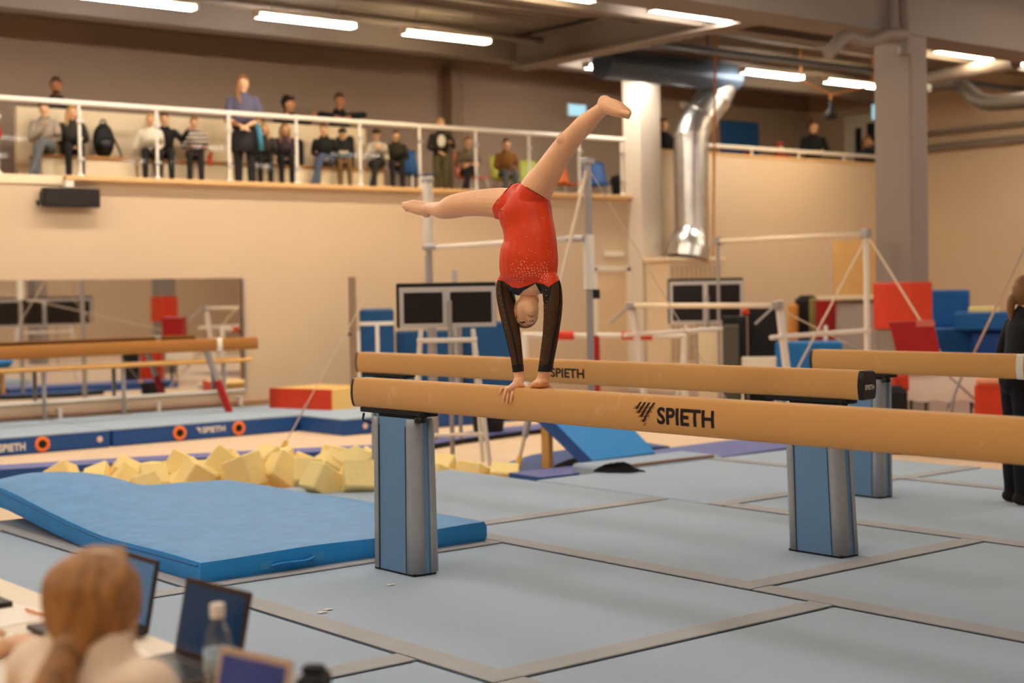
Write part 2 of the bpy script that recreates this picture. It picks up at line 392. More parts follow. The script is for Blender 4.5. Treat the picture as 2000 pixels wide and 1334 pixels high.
MB().box(16.52, 17.2, YW-.02, YW, FZ, 1.80).build('door_leaf', col('pale_door', (222, 192, 154), rough=.6), t, world=True)
p = MB().box(16.72, 17.14, YW-.03, YW, 2.04, 2.12).build('door_plaque', WHITE); tag(p, 'small white plaque above the door under the gallery', 'plaque')
p = MB().box(22.6, 23.78, YW-.06, YW, 1.2, 2.34, .006).build('plywood_sheet', col('plywood', (226, 180, 116), rough=.7, noise=.1, nscale=3, stretch=(1, 1, 6))); tag(p, 'pale plywood sheet on the wall left of the red-padded column', 'panel')
b = MB().box(20.9, 21.5, 20.5, 20.6, 4.98, 5.12, .04).build('emergency_light', WHITE); tag(b, 'white oval emergency light above the blue notice board', 'light fitting')
p = MB().box(23.95, 24.1, 20.54, 20.6, 4.05, 4.2, .03).build('alarm_button', RED); tag(p, 'small red alarm button on the gallery wall', 'alarm')
# pipes on the right wall
for i, (z, r, lab) in enumerate(((4.40, .045, 'upper grey pipe along the right wall'), (4.12, .07, 'lower grey pipe along the right wall'))):
    o = MB().tube([(XR-.1, 4, z), (XR-.1, YW, z)], r, 10).build('wall_pipe', STEELG, smooth='auto'); tag(o, lab, 'pipe')
# ------------------------------------------------------------------ ceiling lights
LW = mat('lamp_glow_white', (1, .95, .86), emit=LAMP_E, ecol=LAMP_C)
LY = mat('lamp_glow_yellow', (1, .9, .6), emit=LAMP_E, ecol=(1.0, .80, .50))
LP = {}
def lamp(x0, y, label, glow, z=5.0, L=1.5):
    k = glow.name
    if k not in LP:
        t = thing('ceiling_light', label, 'light', (x0+L/2, y, z), group='linear ceiling lights')
        MB().box(-L/2, L/2, -.09, .09, .045, .10, .01).build('housing', WHITE, t)
        MB().box(-L/2+.04, L/2-.04, -.075, .075, 0, .045).build('diffuser', glow, t)
        for sx in (-1, 1): MB().box(sx*(L/2-.04), sx*L/2, -.08, .08, -.004, .045).build('end_cap', WHITE, t)
        for sx in (-1, 1): MB().tube([(sx*.5, 0, .1), (sx*.5, 0, .4)], .006, 6).build('hanger', GREYM, t)
        LP[k] = t; return t
    return dup(LP[k], (x0+L/2, y, z), 0, label)
r1 = [(7.14, 'linear ceiling light at the top left, cut by the frame edge', LW), (9.45, 'long white ceiling light above the standing woman', LW), (11.7, 'yellowish ceiling light left of the cross beam', LY), (18.45, 'white ceiling light right of the silver duct', LW), (20.55, 'yellowish ceiling light just left of the red-padded column', LY)]
for x, lab, g in r1: lamp(x, 16.7, lab, g)
lamp(15.9, 17.68, 'unseen linear ceiling light added behind the blue grey duct to brighten the pale column', LW)  # unseen lamp, added to brighten the top of the pale column
r2 = [(10.9, 'ceiling light cut by the top edge of the photo', LY), (13.35, 'bright white ceiling light above the cross beam', LW), (19.35, 'yellowish ceiling light right of the red-padded column', LY), (21.5, 'white ceiling light at the right edge of the photo', LW)]
for x, lab, g in r2: lamp(x, 13.6, lab, g)
k = 0
for x, y in [(4.9, 16.7), (2.7, 16.7), (-1.5, 16.7), (8.7, 13.6), (6.5, 13.6), (2.3, 13.6), (-3, 13.6)]:
    lamp(x, y, 'linear ceiling light of the far rows, unseen fitting %s' % 'abcdefgh'[k], LW); k += 1
for r, y in enumerate((8.6, 4.3, 0.4, -3.6)):  # unseen rows, laid out to light the near hall and the mirror view
    for j, x in enumerate(((-5, -1.2, 2.6, 6.4, 10.2, 16.4, 20.2), (-5, -1.2, 2.6, 11.0, 16.4, 20.2), (-3, 0, 12.0, 16.4, 20.2), (12.0, 16.4, 20.2))[r]):
        lamp(x, y, 'unseen linear ceiling light added in row %s over the near half of the hall, place %s' % ('abcd'[r], 'abcdefg'[j]), LW)
# ------------------------------------------------------------------ ducts, pipes, ropes
def arc(pts, r=.3, n=6):
    """polyline with rounded corners"""
    pts = [Vector(p) for p in pts]; out = [pts[0]]
    for a, b, c in zip(pts[:-2], pts[1:-1], pts[2:]):
        u = (a-b).normalized(); v = (c-b).normalized(); d = min(r, (a-b).length*.45, (c-b).length*.45)
        for i in range(n+1):
            t = i/n; out.append((b+u*d)*(1-t)**2+b*2*t*(1-t)+(b+v*d)*t*t)
    return out+[pts[-1]]
t = thing('ventilation_duct', 'large silver ventilation duct bending up to the roof beside the column', 'duct', (18.1, 17.55, 2.0))
R = .29
pth = arc([(18.12, 17.55, 2.15), (18.12, 17.55, 4.12), (18.62, 17.45, 4.72), (18.72, 17.4, 5.0)], .25)
MB().tube(pth, R, 20).build('pipe', ZINC, t, smooth='auto', world=True)
for a, b in (((18.12, 17.55, 4.02), (18.12, 17.55, 4.07)), ((18.3, 17.51, 4.33), (18.34, 17.5, 4.38)), ((18.56, 17.46, 4.65), (18.6, 17.455, 4.7)), ((18.12, 17.55, 2.42), (18.12, 17.55, 2.46))):
    MB().tube([a, b], R+.02, 20).build('joint_band', ZINC, t, smooth='auto', world=True)
MB().tube([(18.02, 17.28, 2.45), (18.02, 17.28, 4.0)], .02, 6).build('seam', ZINC, t, world=True)
MB().tube(arc([(18.12, 17.55, 2.42), (18.0, 17.5, 2.25), (17.95, 17.5, 2.0)], .1), [R, R, R*1.02, R*1.1, R*1.15, R*1.2, R*1.22, R*1.25, R*1.25], 20).build('boot', ZINC, t, smooth='auto', world=True)
o = MB().tube([(15.9, 17.3, 5.02), (18.9, 17.3, 5.02)], .24, 18).build('roof_duct', col('blue_grey_duct', (92, 108, 128), rough=.4, metal=.5)); tag(o, 'blue grey round duct under the roof left of the silver duct', 'duct')
t = thing('cable_tray', 'long bluish cable tray under the roof', 'cable tray', (20, 15.6, 5.0))
MB().box(15.5, XR, 15.5, 15.75, 5.02, 5.07).build('tray', col('blue_tray', (86, 100, 122), rough=.5), t, world=True)
for x in (16.5, 18.5, 20.5, 22.5): MB().tube([(x, 15.6, 5.07), (x, 15.6, 5.42)], .012, 6).build('hanger', STEELG, t, world=True)
o = MB().tube(arc([at(1618, 105, y=10.6), at(1650, 68, y=10.6), at(1690, 84, y=10.6), at(1730, 66, y=10.6), at(1768, 66, y=10.6), at(1766, 108, y=10.6)], .12), .075, 12).build('bent_pipe', STEELG, smooth='auto'); tag(o, 'bent grey pipe crossing the top of the red-padded column', 'pipe')
o = MB().tube([at(1768, 66, y=10.65), at(1766, -60, y=10.65)], .07, 12).build('down_pipe', STEELG, smooth='auto'); tag(o, 'vertical grey pipe above the red-padded column', 'pipe')
o = MB().tube([at(1815, 152, d=24.5), at(1985, 122, d=22.5)], .11, 12).build('roof_pipe', STEELG, smooth='auto'); tag(o, 'straight grey pipe under the roof at the right', 'pipe')
o = MB().tube(arc([at(1815, 165, d=25), at(1872, 160, d=25), at(1915, 203, d=24.5), at(2020, 196, d=23.5)], .4), .13, 12).build('roof_duct', col('dark_flexible_duct', (88, 80, 74), rough=.5), smooth='auto'); tag(o, 'dark flexible duct with an elbow above the right wall', 'duct')
o = MB().tube([at(1399, 58, d=23), at(1396, 170, d=23), at(1393, 500, d=23)], .02, 8).build('climbing_rope', col('orange_rope', (196, 128, 74), rough=.9)); tag(o, 'thin orange rope hanging beside the silver duct', 'rope')
t = thing('hanging_bell', 'dark bell-shaped weight hung on straps from the roof above the right gallery', 'weight', at(1623, 232, d=25))
c = at(1623, 232, d=25)
MB().lathe([(.02, .32), (.03, .2), (.09, .1), (.12, 0), (.02, -.01)], 12, c).build('bell', BLACKM, t, smooth=True, world=True)
for q in ((1565, 156), (1705, 166)): MB().tube([c+Vector((0, 0, .32)), at(1623, 185, d=25), at(*q, d=25), at(*q, d=25)+Vector((0, 0, .75))], .02, 6).build('strap', MATS['orange_rope'], t, world=True)
# ventilated cabinet under the duct
t = thing('vent_cabinet', 'cream slatted cabinet under the silver duct', 'cabinet', (17.95, 17.5, FZ))
MB().box(17.32, 18.55, 17.32, 17.85, FZ, 1.93).build('body', CREAM, t, world=True)
MB().box(17.25, 18.62, 17.27, 17.87, 1.93, 2.0, .01).build('top', CREAM, t, world=True)
for i in range(11): MB().box(17.38+i*.11, 17.43+i*.11, 17.30, 17.32, .3, 1.88).build('slat', col('taupe_slat', (196, 168, 136), rough=.6), t, world=True)
# ================================================================== BEAM AREA
def floor_mat(x0, x1, y0, y1, label, left=True, near=True, zt=0.0):
    t = thing('landing_mat', label, 'mat', ((x0+x1)/2, (y0+y1)/2, FZ), group='light blue floor mats')
    g = .006
    MB().box(x0+g, x1-g, y0+g, y1-g, FZ, zt, .02).build('carpet_block', CARPET, t, world=True)
    w = .14
    if left: MB().box(x0+.002, x0+w, y0+.004, y1-.01, zt-.003, zt+.004, .002).build('seam_strip', STRIP, t, world=True)
    if near: MB().box(x0+(w if left else .004), x1-.01, y0+.002, y0+w, zt-.003, zt+.004, .002).build('seam_strip', STRIP, t, world=True)
    return t
X = [2.15, 3.5, 5.53, 7.53, 9.52, 10.55]
for a, b, lab in ((-1.0, 1.96, 'light blue floor mat between the judges table and the camera'), (1.96, 4.97, 'light blue floor mat beside the open laptops'), (4.97, 6.92, 'light blue floor mat just left of the crash mat corner'), (6.92, 9.6, 'light blue floor mat left of the crash mat'), (9.6, 12.2, 'light blue floor mat at the far left beyond the crash mat')):
    floor_mat(X[0], X[1], a, b, lab)
for a, b, lab in ((-.6, 1.95, 'light blue floor mat nearest the camera in the second row'), (1.95, 4.47, 'light blue floor mat in the bottom middle of the photo'), (4.47, 6.95, 'light blue floor mat under the front beam with the left leg on it'), (6.95, 10.1, 'light blue floor mat under the crash mat')):
    floor_mat(X[1], X[2], a, b, lab)
for a, b, lab in ((0., 2.45, 'light blue floor mat nearest the camera in the third row'), (2.45, 4.99, 'light blue floor mat at the bottom right of the photo'), (4.99, 7.55, 'light blue floor mat carrying the right leg of the middle beam'), (7.55, 10.15, 'light blue floor mat under the far end of the middle beam')):
    floor_mat(X[2], X[3], a, b, lab)
for a, b, lab in ((2.0, 4.5, 'light blue floor mat of the fourth row outside the right edge'), (4.5, 7.04, 'light blue floor mat carrying the leg of the rear beam'), (7.04, 9.07, 'light blue floor mat with the black cloth on it')):
    floor_mat(X[3], X[4], a, b, lab, left=(a != 7.04))
for a, b, lab in ((3.0, 7.0, 'narrow light blue floor mat along the right edge of the mats'), (7.0, 9.07, 'narrow light blue floor mat behind the black cloth')):
    floor_mat(X[4], X[5], a, b, lab)
# beams
BP = [(-.043, 0), (.043, 0), (.0495, -.004), (.054, -.014), (.061, -.045), (.064, -.08), (.061, -.118), (.054, -.148), (.048, -.156), (.042, -.158)]
BP = BP+[(-x, z) for x, z in BP[:1:-1]]
def half_w(dz):
    pr = [(0, .0495), (.014, .054), (.045, .061), (.08, .064), (.118, .061), (.148, .054), (.158, .045)]
    for (a, p), (b, q) in zip(pr[:-1], pr[1:]):
        if dz <= b: return p+(q-p)*(dz-a)/(b-a)
    return .045
LOGO = [([(435, 390), (400, 390), (330, 512), (368, 512)], 0), ([(518, 395), (478, 395), (367, 585), (406, 585)], 0), ([(594, 400), (556, 400), (420, 640), (452, 655)], 0), ([(682, 405), (642, 405), (450, 738), (490, 738)], 0),
        ([(290, 512), (325, 455), (680, 470), (655, 512)], 1), ([(330, 585), (362, 528), (645, 535), (620, 585)], 1), ([(372, 660), (405, 604), (602, 608), (572, 660)], 1), ([(414, 736), (445, 682), (547, 686), (520, 736)], 1), ([(460, 808), (488, 752), (525, 754), (494, 808)], 1)]
def leg_pad(t, xc, y0, y1, ztop, lean=0.0, name='leg'):
    """upholstered leg: blue carpet with grey vinyl corners; y0 near end, y1 far end"""
    w = .075
    def sect(z):
        k = (ztop-z)/ztop
        a = y0+lean*k; b = y1+lean*k*.55; e = .012*k
        return [(xc-w-e, a+.06), (xc-w-e+.006, a+.025), (xc-w*.6, a), (xc+w-.03, a), (xc+w+e, a+.03), (xc+w+e, b-.03), (xc+w-.03, b), (xc-w+.03, b), (xc-w-e, b-.045)]
    zs = [.012, .25, .5, ztop-.04, ztop]
    vs = []; n = 9
    for z in zs: vs += [(x, y, z) for x, y in sect(z)]
    fs = [(i*n+q, i*n+(q+1) % n, (i+1)*n+(q+1) % n, (i+1)*n+q) for i in range(len(zs)-1) for q in range(n)]+[tuple(range(n))[::-1], tuple((len(zs)-1)*n+q for q in range(n))]
    L = MB().add(vs, fs).build(name, LEGBLUE, t, world=True, smooth='auto')
    # grey vinyl near corner roll and far edge strip, a touch proud of the carpet
    def strip(idx, out, nm):
        v2 = []
        cx = xc; cy = (y0+y1)/2
        for z in zs:
            s = sect(z)
            for i in idx:
                x, y = s[i] if not isinstance(i, tuple) else tuple(s[i[0]][q]*(1-i[2])+s[i[1]][q]*i[2] for q in (0, 1))
                d = Vector((x-cx, (y-cy)*.4, 0)).normalized()*out
                v2.append((x+d.x, y+d.y, z))
        m = len(idx); f2 = [(i*m+q, i*m+q+1, (i+1)*m+q+1, (i+1)*m+q) for i in range(len(zs)-1) for q in range(m-1)]
        o = MB().add(v2, f2).build(nm, LEGGREY, L, smooth=True)
        md = o.modifiers.new('s', 'SOLIDIFY'); md.thickness = .003; md.offset = 1
        o['label'] = 'grey vinyl edging'
    strip([0, 1, 2, (2, 3, .35)], .004, 'corner_edging')
    strip([(8, 0, .13), 8, (8, 7, .6)], .004, 'far_edging')
    strip([(2, 3, .72), 3, (3, 4, .5), 4, (4, 5, .05)], .004, 'rear_edging')
    # dark stitched seam lines
    sv = MB()
    for i in ((0, 8, .02), (8, 0, .14)):
        pts = []
        for z in zs[:-1]:
            s = sect(z); x = s[i[0]][0]*(1-i[2])+s[i[1]][0]*i[2]; y = s[i[0]][1]*(1-i[2])+s[i[1]][1]*i[2]
            pts.append((x-.003, y, z))
        sv.tube(pts, .002, 5)
    sv.build('seam_lines', col('dark_navy_thread', (30, 44, 62)), L)
    b = MB().box(xc-w-.004, xc+w-.01, y0+lean+.01, y1+lean*.55-.02, .0, .014).build('foot_plate', BLACKM, L)
    return L
def balance_beam(xc, yf, label, legs, length=5.0, zt=1.032, text_y=None, cap_text=False, logo=False):
    yn = yf-length
    t = thing('balance_beam', label, 'balance beam', (xc, (yf+yn)/2, 0), group='balance beams')
    B = MB().prism([(xc+x, zt+z) for x, z in BP], 'y', yn+.03, yf-.03).build('beam_body', SUEDE, t, world=True, smooth='auto')
    for s, yy in ((1, yf), (-1, yn)):
        p2 = [(xc+x*.93, zt-.079+(z+.079)*.93) for x, z in BP]; p1 = [(xc+x*1.012, zt-.079+(z+.079)*1.012) for x, z in BP]
        n = len(BP); vs = [(x, yy-s*.032, z) for x, z in p1]+[(x, yy-s*.012, z) for x, z in p1]+[(x, yy, z) for x, z in p2]
        fs = [tuple(range(n)), tuple(2*n+q for q in range(n))]+[(k*n+q, k*n+(q+1) % n, (k+1)*n+(q+1) % n, (k+1)*n+q) for k in (0, 1) for q in range(n)]
        c = MB().add(vs, fs).build('end_cap', BLACK, t, world=True, smooth='auto'); c['label'] = 'black plastic end cap'
        if cap_text and s < 0:
            pts, fs = fit_text('SPIETH', .078, .027, .03)
            MB().add([(xc-.04+u, yy-.0015, zt-.102+v) for u, v in pts], fs).build('cap_lettering', WHITE, c)
    if text_y:
        ya, yb, z0, z1 = text_y
        pts, fs = fit_text('SPIETH', ya-yb, z1-z0, .03, cuts=10)
        vs = [(xc-half_w(zt-(z0+v))-.0012, ya-u, z0+v) for u, v in pts]
        me = MB().add(vs, fs)
        INK = col('black_print', (24, 14, 10), rough=.8)
        me.build('lettering', INK, B)
        if logo:
            TANP = col('brown_print', (166, 110, 54), rough=.85)
            for poly, kind in LOGO:
                vs = []
                for zx, zy in poly:
                    u = (zx-720)/8.696*.00299; dz = (zy-478-.067*(zx-720))*.00217/8.696
                    zz = .989-dz
                    vs.append((xc-half_w(zt-zz)-(.0016 if kind == 0 else .0008), ya-u, zz))
                q = []                                  # each bar in slices that follow the curved side
                for k in range(5):
                    for a_, b_ in ((vs[0], vs[3]), (vs[1], vs[2])) if kind == 0 else ((vs[1], vs[0]), (vs[2], vs[3])):
                        y_ = a_[1]+(b_[1]-a_[1])*k/4; z_ = a_[2]+(b_[2]-a_[2])*k/4
                        q.append((xc-half_w(zt-z_)-(.0018 if kind == 0 else .001), y_, z_))
                MB().add(q, [(2*k, 2*k+1, 2*k+3, 2*k+2) for k in range(4)]).build('logo_bar', INK if kind == 0 else TANP, B)
    for y0, y1, lean in legs:
        leg_pad(t, xc, y0, y1, zt-.2, lean)
        yc = (y0+y1)/2
        k = MB().box(xc-.05, xc+.05, y0-.06, y1+.14, zt-.185, zt-.157, .004).box(xc-.04, xc+.04, y0+.03, y1-.03, zt-.215, zt-.185).build('clamp_plate', BLACKM, t, world=True)
        MB().lathe([(.034, 0), (.036, .01), (.03, .028), (.014, .03), (.014, .05)], 12, (xc-.045, y0-.03, zt-.215)).build('knob', BLACK, k, smooth='auto')
        MB().tube(arc([(xc-.05, y1+.1, zt-.19), (xc-.06, y1+.1, zt-.23), (xc-.05, y1+.03, zt-.24)], .03), .006, 6).build('hook', BLACKM, k)
    return t
balance_beam(4.59, 7.04, 'tan balance beam nearest the camera with the gymnast on it', [(6.42, 6.82, 0), (2.3, 2.7, 0)], text_y=(4.609, 4.274, .915, .990), logo=True)
balance_beam(6.59, 10.07, 'tan balance beam in the middle with a lettered black end cap', [(5.25, 5.63, -.05), (9.45, 9.85, 0)], text_y=(7.66, 7.317, .915, .979), cap_text=True, logo=False)
balance_beam(8.61, 7.12, 'tan balance beam at the rear right', [(6.48, 6.87, 0), (2.4, 2.8, 0)])
o = MB().prism([(8.61+x*1.03, 1.032-.079+(z+.079)*1.03) for x, z in BP], 'y', 5.37, 5.42).build('beam_tape', WHITE); tag(o, 'white tape band around the rear right beam', 'tape')
# second beam logo stump behind the gymnast's arm
# crash mat
t = thing('crash_mat', 'large wavy bright blue crash mat behind the left beam leg', 'mat', (4.55, 8.6, 0))
x0, x1, y0, y1 = 3.60, 5.475, 7.06, 10.25
prof_x = [3.6, 3.7, 3.9, 4.1, 4.29, 4.44, 4.54, 4.64, 4.73, 4.83, 5.08, 5.34, 5.475]
prof_z = [.255, .272, .296, .289, .268, .235, .195, .155, .13, .118, .115, .112, .108]
NX, NY = 40, 44
def matz(x, y):
    k = max(0, min(1, (y-8.2)/1.9)); k = k*k*(3-2*k)
    return .125+(np.interp(x, prof_x, prof_z)-.125)*k+.006*math.sin(x*5+y*3)*math.sin(y*2.2-x)
vs = []; fs = []
top = []
for j in range(NY+1):
    for i in range(NX+1):
        u = i/NX; v = j/NY
        x = x0+(x1-x0)*u; y = y0+(y1-y0)*v
        e = min(u*(x1-x0), (1-u)*(x1-x0), v*(y1-y0), (1-v)*(y1-y0))
        top.append((x, y, matz(x, y)-max(0, .012-e)*.8))
fs = [(j*(NX+1)+i, j*(NX+1)+i+1, (j+1)*(NX+1)+i+1, (j+1)*(NX+1)+i) for j in range(NY) for i in range(NX)]
MB().add(top, fs).build('top_cover', VINYLT, t, smooth=True, world=True)
ring = [(i, 0) for i in range(NX)]+[(NX, j) for j in range(NY)]+[(NX-i, NY) for i in range(NX)]+[(0, NY-j) for j in range(NY)]
sv = []; n = len(ring)
for lev in (0, 1, 2, 3):
    for i, j in ring:
        x, y, z = top[j*(NX+1)+i]; cx = (x-4.54); cy = (y-8.65); b = z-.125
        dx = (-1 if i == 0 else 1 if i == NX else 0); dy = (-1 if j == 0 else 1 if j == NY else 0)
        bul = (0, .010, .010, 0)[lev]; zz = (z, z-.03, max(.03, b+.03), max(.004, b*.9+.004))[lev]
        sv.append((x+dx*bul, y+dy*bul, zz))
fs = [(k*n+q, k*n+(q+1) % n, (k+1)*n+(q+1) % n, (k+1)*n+q) for k in range(3) for q in range(n)]+[tuple(3*n+q for q in range(n))]
MB().add(sv, fs).build('side_cover', VINYL, t, smooth='auto', world=True)
zt_ = MB().tube([(x0-.012, 7.08, .095)]+[(x0-.013, y, matz(x0, y)-.03) for y in (7.6, 8.2, 8.8, 9.4, 10.0)], .0045, 6)
zt_.build('zipper', col('dark_blue_zip', (22, 104, 166), rough=.5), t, world=True)
h = MB().tube(arc([(4.0, y0-.014, .045), (4.06, y0-.03, .055), (4.22, y0-.034, .05), (4.28, y0-.014, .062)], .03), .011, 6, flat=.6).build('carry_handle', VINYL, t, world=True, smooth=True)
for q in (3.94, 4.26): MB().box(q, q+.08, y0-.013, y0-.008, .03+(q > 4)*.01, .075+(q > 4)*.01).build('handle_patch', col('stitched_blue', (60, 146, 206), rough=.5), h)
# ------------------------------------------------------------------ foam pit
def ribbon(pts, wdt, z0, z1, mtop, mside, name, label):
    """padded edge along a polyline"""
    t = thing(name, label, 'edge pad', (*pts[0], z0), group='pit edge pads')
    P = [Vector((x, y, 0)) for x, y in pts]; L = []; Rr = []
    for i, p in enumerate(P):
        d = (P[min(i+1, len(P)-1)]-P[max(i-1, 0)]).normalized(); nrm = Vector((-d.y, d.x, 0))
        L.append(p+nrm*wdt/2); Rr.append(p-nrm*wdt/2)
    n = len(P); vt = [(a.x, a.y, z1) for a in L]+[(a.x, a.y, z1) for a in Rr]
    MB().add(vt, [(i, i+1, n+i+1, n+i) for i in range(n-1)]).build('top_face', mtop, t, world=True)
    loop = L+Rr[::-1]; k = len(loop)
    MB().add([(a.x, a.y, z0) for a in loop]+[(a.x, a.y, z1) for a in loop], [(i, (i+1) % k, k+(i+1) % k, k+i) for i in range(k)]).build('side_face', mside, t, world=True)
    return t
ribbon([(4.0, 13.75), (5.4, 13.35), (6.75, 12.95), (7.6, 12.62), (8.35, 12.3)], .42, FZ, -.02, PURPB, NAVY, 'pit_edge_pad', 'violet blue pit edge pad behind the yellow foam cubes')
ribbon([(9.3, 13.3), (10.0, 13.55), (11.0, 13.75), (12.2, 13.85), (13.2, 13.7)], .5, FZ, FZ+.06, PURPB, BLACKM, 'pit_edge_pad', 'violet blue floor pad behind the black bucket')
ribbon([(8.45, 10.35), (8.9, 10.75), (9.5, 11.1), (10.3, 11.25), (10.9, 11.1)], .5, FZ, FZ+.08, NAVY, BLACKM, 'pit_edge_pad', 'navy curved floor pad left of the blue wedge mat')
ribbon([(9.7, 9.9), (10.6, 10.0), (11.6, 10.05), (12.8, 10.1)], .9, FZ, FZ+.13, PURPB, NAVY, 'pit_edge_pad', 'violet blue floor pad between the wedge mat and the rear leg')
ribbon([(8.0, 9.75), (8.6, 9.72), (9.2, 9.72)], .45, FZ, -.06, PURPB, NAVY, 'pit_edge_pad', 'violet blue pad in front of the blue wedge mat')
fm = []
for k in range(6):
    a, b, c = [.105+.035*random.random() for _ in range(3)]
    q = MB().box(-a, a, -b, b, -c, c, .012); me = bpy.data.meshes.new('foam_cube'); me.from_pydata(q.v, [], q.f); me.materials.append(FOAM); fm.append(me)
spots = []
for i in range(11):
    x = 5.0+i*.24
    spots += [(x+random.uniform(-.08, .08), 12.35-.38*(x-5.0)*.6+random.uniform(-.1, .05), FZ+.12+random.uniform(-.02, .03)),
              (x+random.uniform(-.08, .08), 11.75-.36*(x-5.0)*.6+random.uniform(-.1, .1), FZ+.12+random.uniform(0, .05)),
              (x+random.uniform(-.08, .08), 11.2-.34*(x-5.0)*.6+random.uniform(-.1, .1), FZ+.12+random.uniform(0, .05))]
for px, py, d in ((245, 922, 12.9), (352, 912, 12.6), (432, 908, 12.3), (522, 902, 12.4), (552, 915, 12.1), (600, 925, 11.8), (655, 912, 11.9), (690, 908, 11.9), (480, 918, 12.0), (380, 930, 12.1), (700, 930, 11.4), (630, 935, 11.4), (300, 937, 12.2)):
    p = at(px, py, d=d); spots.append((p.x, p.y, p.z-.02))
nheap = len(spots)
for p in ((7.45, 10.75, -.08), (7.75, 10.6, -.1), (7.62, 10.95, -.09), (7.9, 10.35, -.12), (8.1, 10.15, -.13), (7.55, 10.4, -.1)): spots.append(p)
for i, p in enumerate(spots):
    o = bpy.data.objects.new('foam_cube', fm[i % 6]); COL.objects.link(o); o.location = p
    o.rotation_euler = (random.uniform(-.7, .7), random.uniform(-.7, .7), random.uniform(0, 3))
    tag(o, 'pale yellow foam cube lying in the heap behind the crash mat' if i < nheap else 'pale yellow foam cube right of the left beam leg', 'foam cube', 'foam cubes in the pit' if i < nheap else 'foam cubes beside the leg')
# blue wedge mat
t = thing('wedge_mat', 'bright blue inclined mat behind the front beam', 'mat', (9.15, 9.95, FZ))
MB().add([(8.75, 9.72, .0), (9.58, 9.78, .0), (9.62, 10.55, .5), (8.72, 10.5, .5), (8.72, 9.80, -.06), (9.58, 9.86, -.06), (9.62, 10.65, .42), (8.70, 10.6, .42)],
         [(0, 1, 2, 3), (4, 7, 6, 5), (1, 5, 6, 2), (3, 2, 6, 7), (0, 4, 5, 1)]).build('top_cover', VINYL, t, world=True)
MB().add([(8.75, 9.72, .0), (8.72, 10.5, .5), (8.70, 10.6, .42), (8.72, 9.80, -.06)], [(0, 1, 2, 3)]).build('side_cover', NAVY, t, world=True)
MB().box(8.74, 8.79, 10.3, 10.4, FZ, .35).build('support_leg', PINE, t, world=True)
MB().box(9.5, 9.55, 10.3, 10.4, FZ, .35).build('support_leg', PINE, t, world=True)
floor_mat(8.4, 9.75, 9.1, 9.62, 'small pale blue mat in front of the blue wedge mat', left=False, near=False, zt=.012)
o = MB().tube([(8.35, 9.09, .018), (9.2, 9.085, .02), (9.6, 9.08, .018)], .014, 6).build('brown_pole', col('brown_pole', (150, 112, 84), rough=.6)); tag(o, 'thin brown pole lying beside the black cloth', 'pole')
# black cloth heap
cv = MB(); NXc = 14
cl = []
for j in range(9):
    for i in range(15):
        u = i/14; v = j/8
        x = 8.20+.27*u+.03*math.sin(v*6); y = 9.02-.22*u+(.16*v-.08)*(1-.55*u)+.025*math.sin(u*9)
        h = .065*math.exp(-((u-.42)**2*9+(v-.55)**2*5))+.02*abs(math.sin(u*11+v*4))*math.sin(PI*v)*math.sin(PI*u)+.012
        cl.append((x, y, h if 0 < i < 14 and 0 < j < 8 else .006))
cv.add(cl, [(j*15+i, j*15+i+1, (j+1)*15+i+1, (j+1)*15+i) for j in range(8) for i in range(14)])
o = cv.build('dropped_cloth', col('black_cloth', (18, 17, 17), rough=.95), smooth=True); tag(o, 'crumpled black cloth lying on a pale floor mat', 'cloth')
# bucket
t = thing('bucket', 'black tapered bucket on the floor behind the front beam', 'bucket', (10.75, 13.75, FZ+.06))
MB().lathe([(.17, 0), (.2, .2), (.21, .24), (.215, .25), (.2, .25), (.165, .02)], 20).build('tub', BLACKM, t, smooth='auto')
MB().lathe([(.195, .19), (.199, .2), (.1, .21)], 20).build('contents', col('grey_rag', (90, 84, 78), rough=.9), t)
# ------------------------------------------------------------------ mats along the mirror wall
def wall_mat(x0, x1, y0, y1, label, rings=(), buttons=(), txt=None):
    t = thing('landing_mat', label, 'mat', ((x0+x1)/2, (y0+y1)/2, FZ), group='navy sided wall mats')
    S = MB().box(x0, x1, y0, y1, FZ, -.012, .015).build('side_cover', NAVY, t, world=True)
    MB().box(x0, x1, y0, y1, -.012, .004, .003).build('carpet_top', CARPET, t, world=True)
    for x in rings:
        Mx = Matrix.Translation((x, y0-.004, -.102)) @ Matrix.Rotation(PI/2, 4, 'X')
        MB().lathe([(.085, 0), (.085, .01), (.07, .02), (.05, .016), (.045, 0)], 24).xf(Mx).build('orange_ring', col('orange_plastic', (244, 124, 50), rough=.4), S, smooth='auto')
        MB().lathe([(.046, 0), (.046, .008), (.01, .012)], 16).xf(Mx).build('ring_centre', BLACKM, S)
    for x in buttons:
        MB().lathe([(.035, 0), (.033, .012), (.01, .016)], 14).xf(Matrix.Translation((x, y0-.002, -.1)) @ Matrix.Rotation(PI/2, 4, 'X')).build('button', col('pinkish_button', (226, 196, 182), rough=.5), S)
    if txt:
        a, b, z0, z1 = txt
        pts, fs = fit_text('SPIETH', (b-a)*.78, z1-z0, .03)
        MB().add([(a+(b-a)*.22+u, y0-.002, z0+v) for u, v in pts], fs).build('lettering', WHITE, S)
        for i in range(4):
            q = a+(b-a)*(.0+.045*i); dz = (z1-z0)
            MB().add([(q, y0-.002, z1), (q+.012, y0-.002, z1), (q+.012+.01*(3-i), y0-.002, z1-dz*(.35+.2*i)), (q+.01*(3-i), y0-.002, z1-dz*(.35+.2*i))], [(0, 1, 2, 3)]).build('logo_bar', WHITE, S)
    return t
wall_mat(4.4, 7.13, 16.13, 18.12, 'navy sided mat at the left edge under the mirror', [6.33], [7.0], (5.76, 6.14, -.155, -.07))
wall_mat(7.16, 9.62, 16.15, 18.12, 'navy sided mat with two orange rings under the old brown beam', [8.0, 8.78], [], (8.21, 8.6, -.128, -.055))
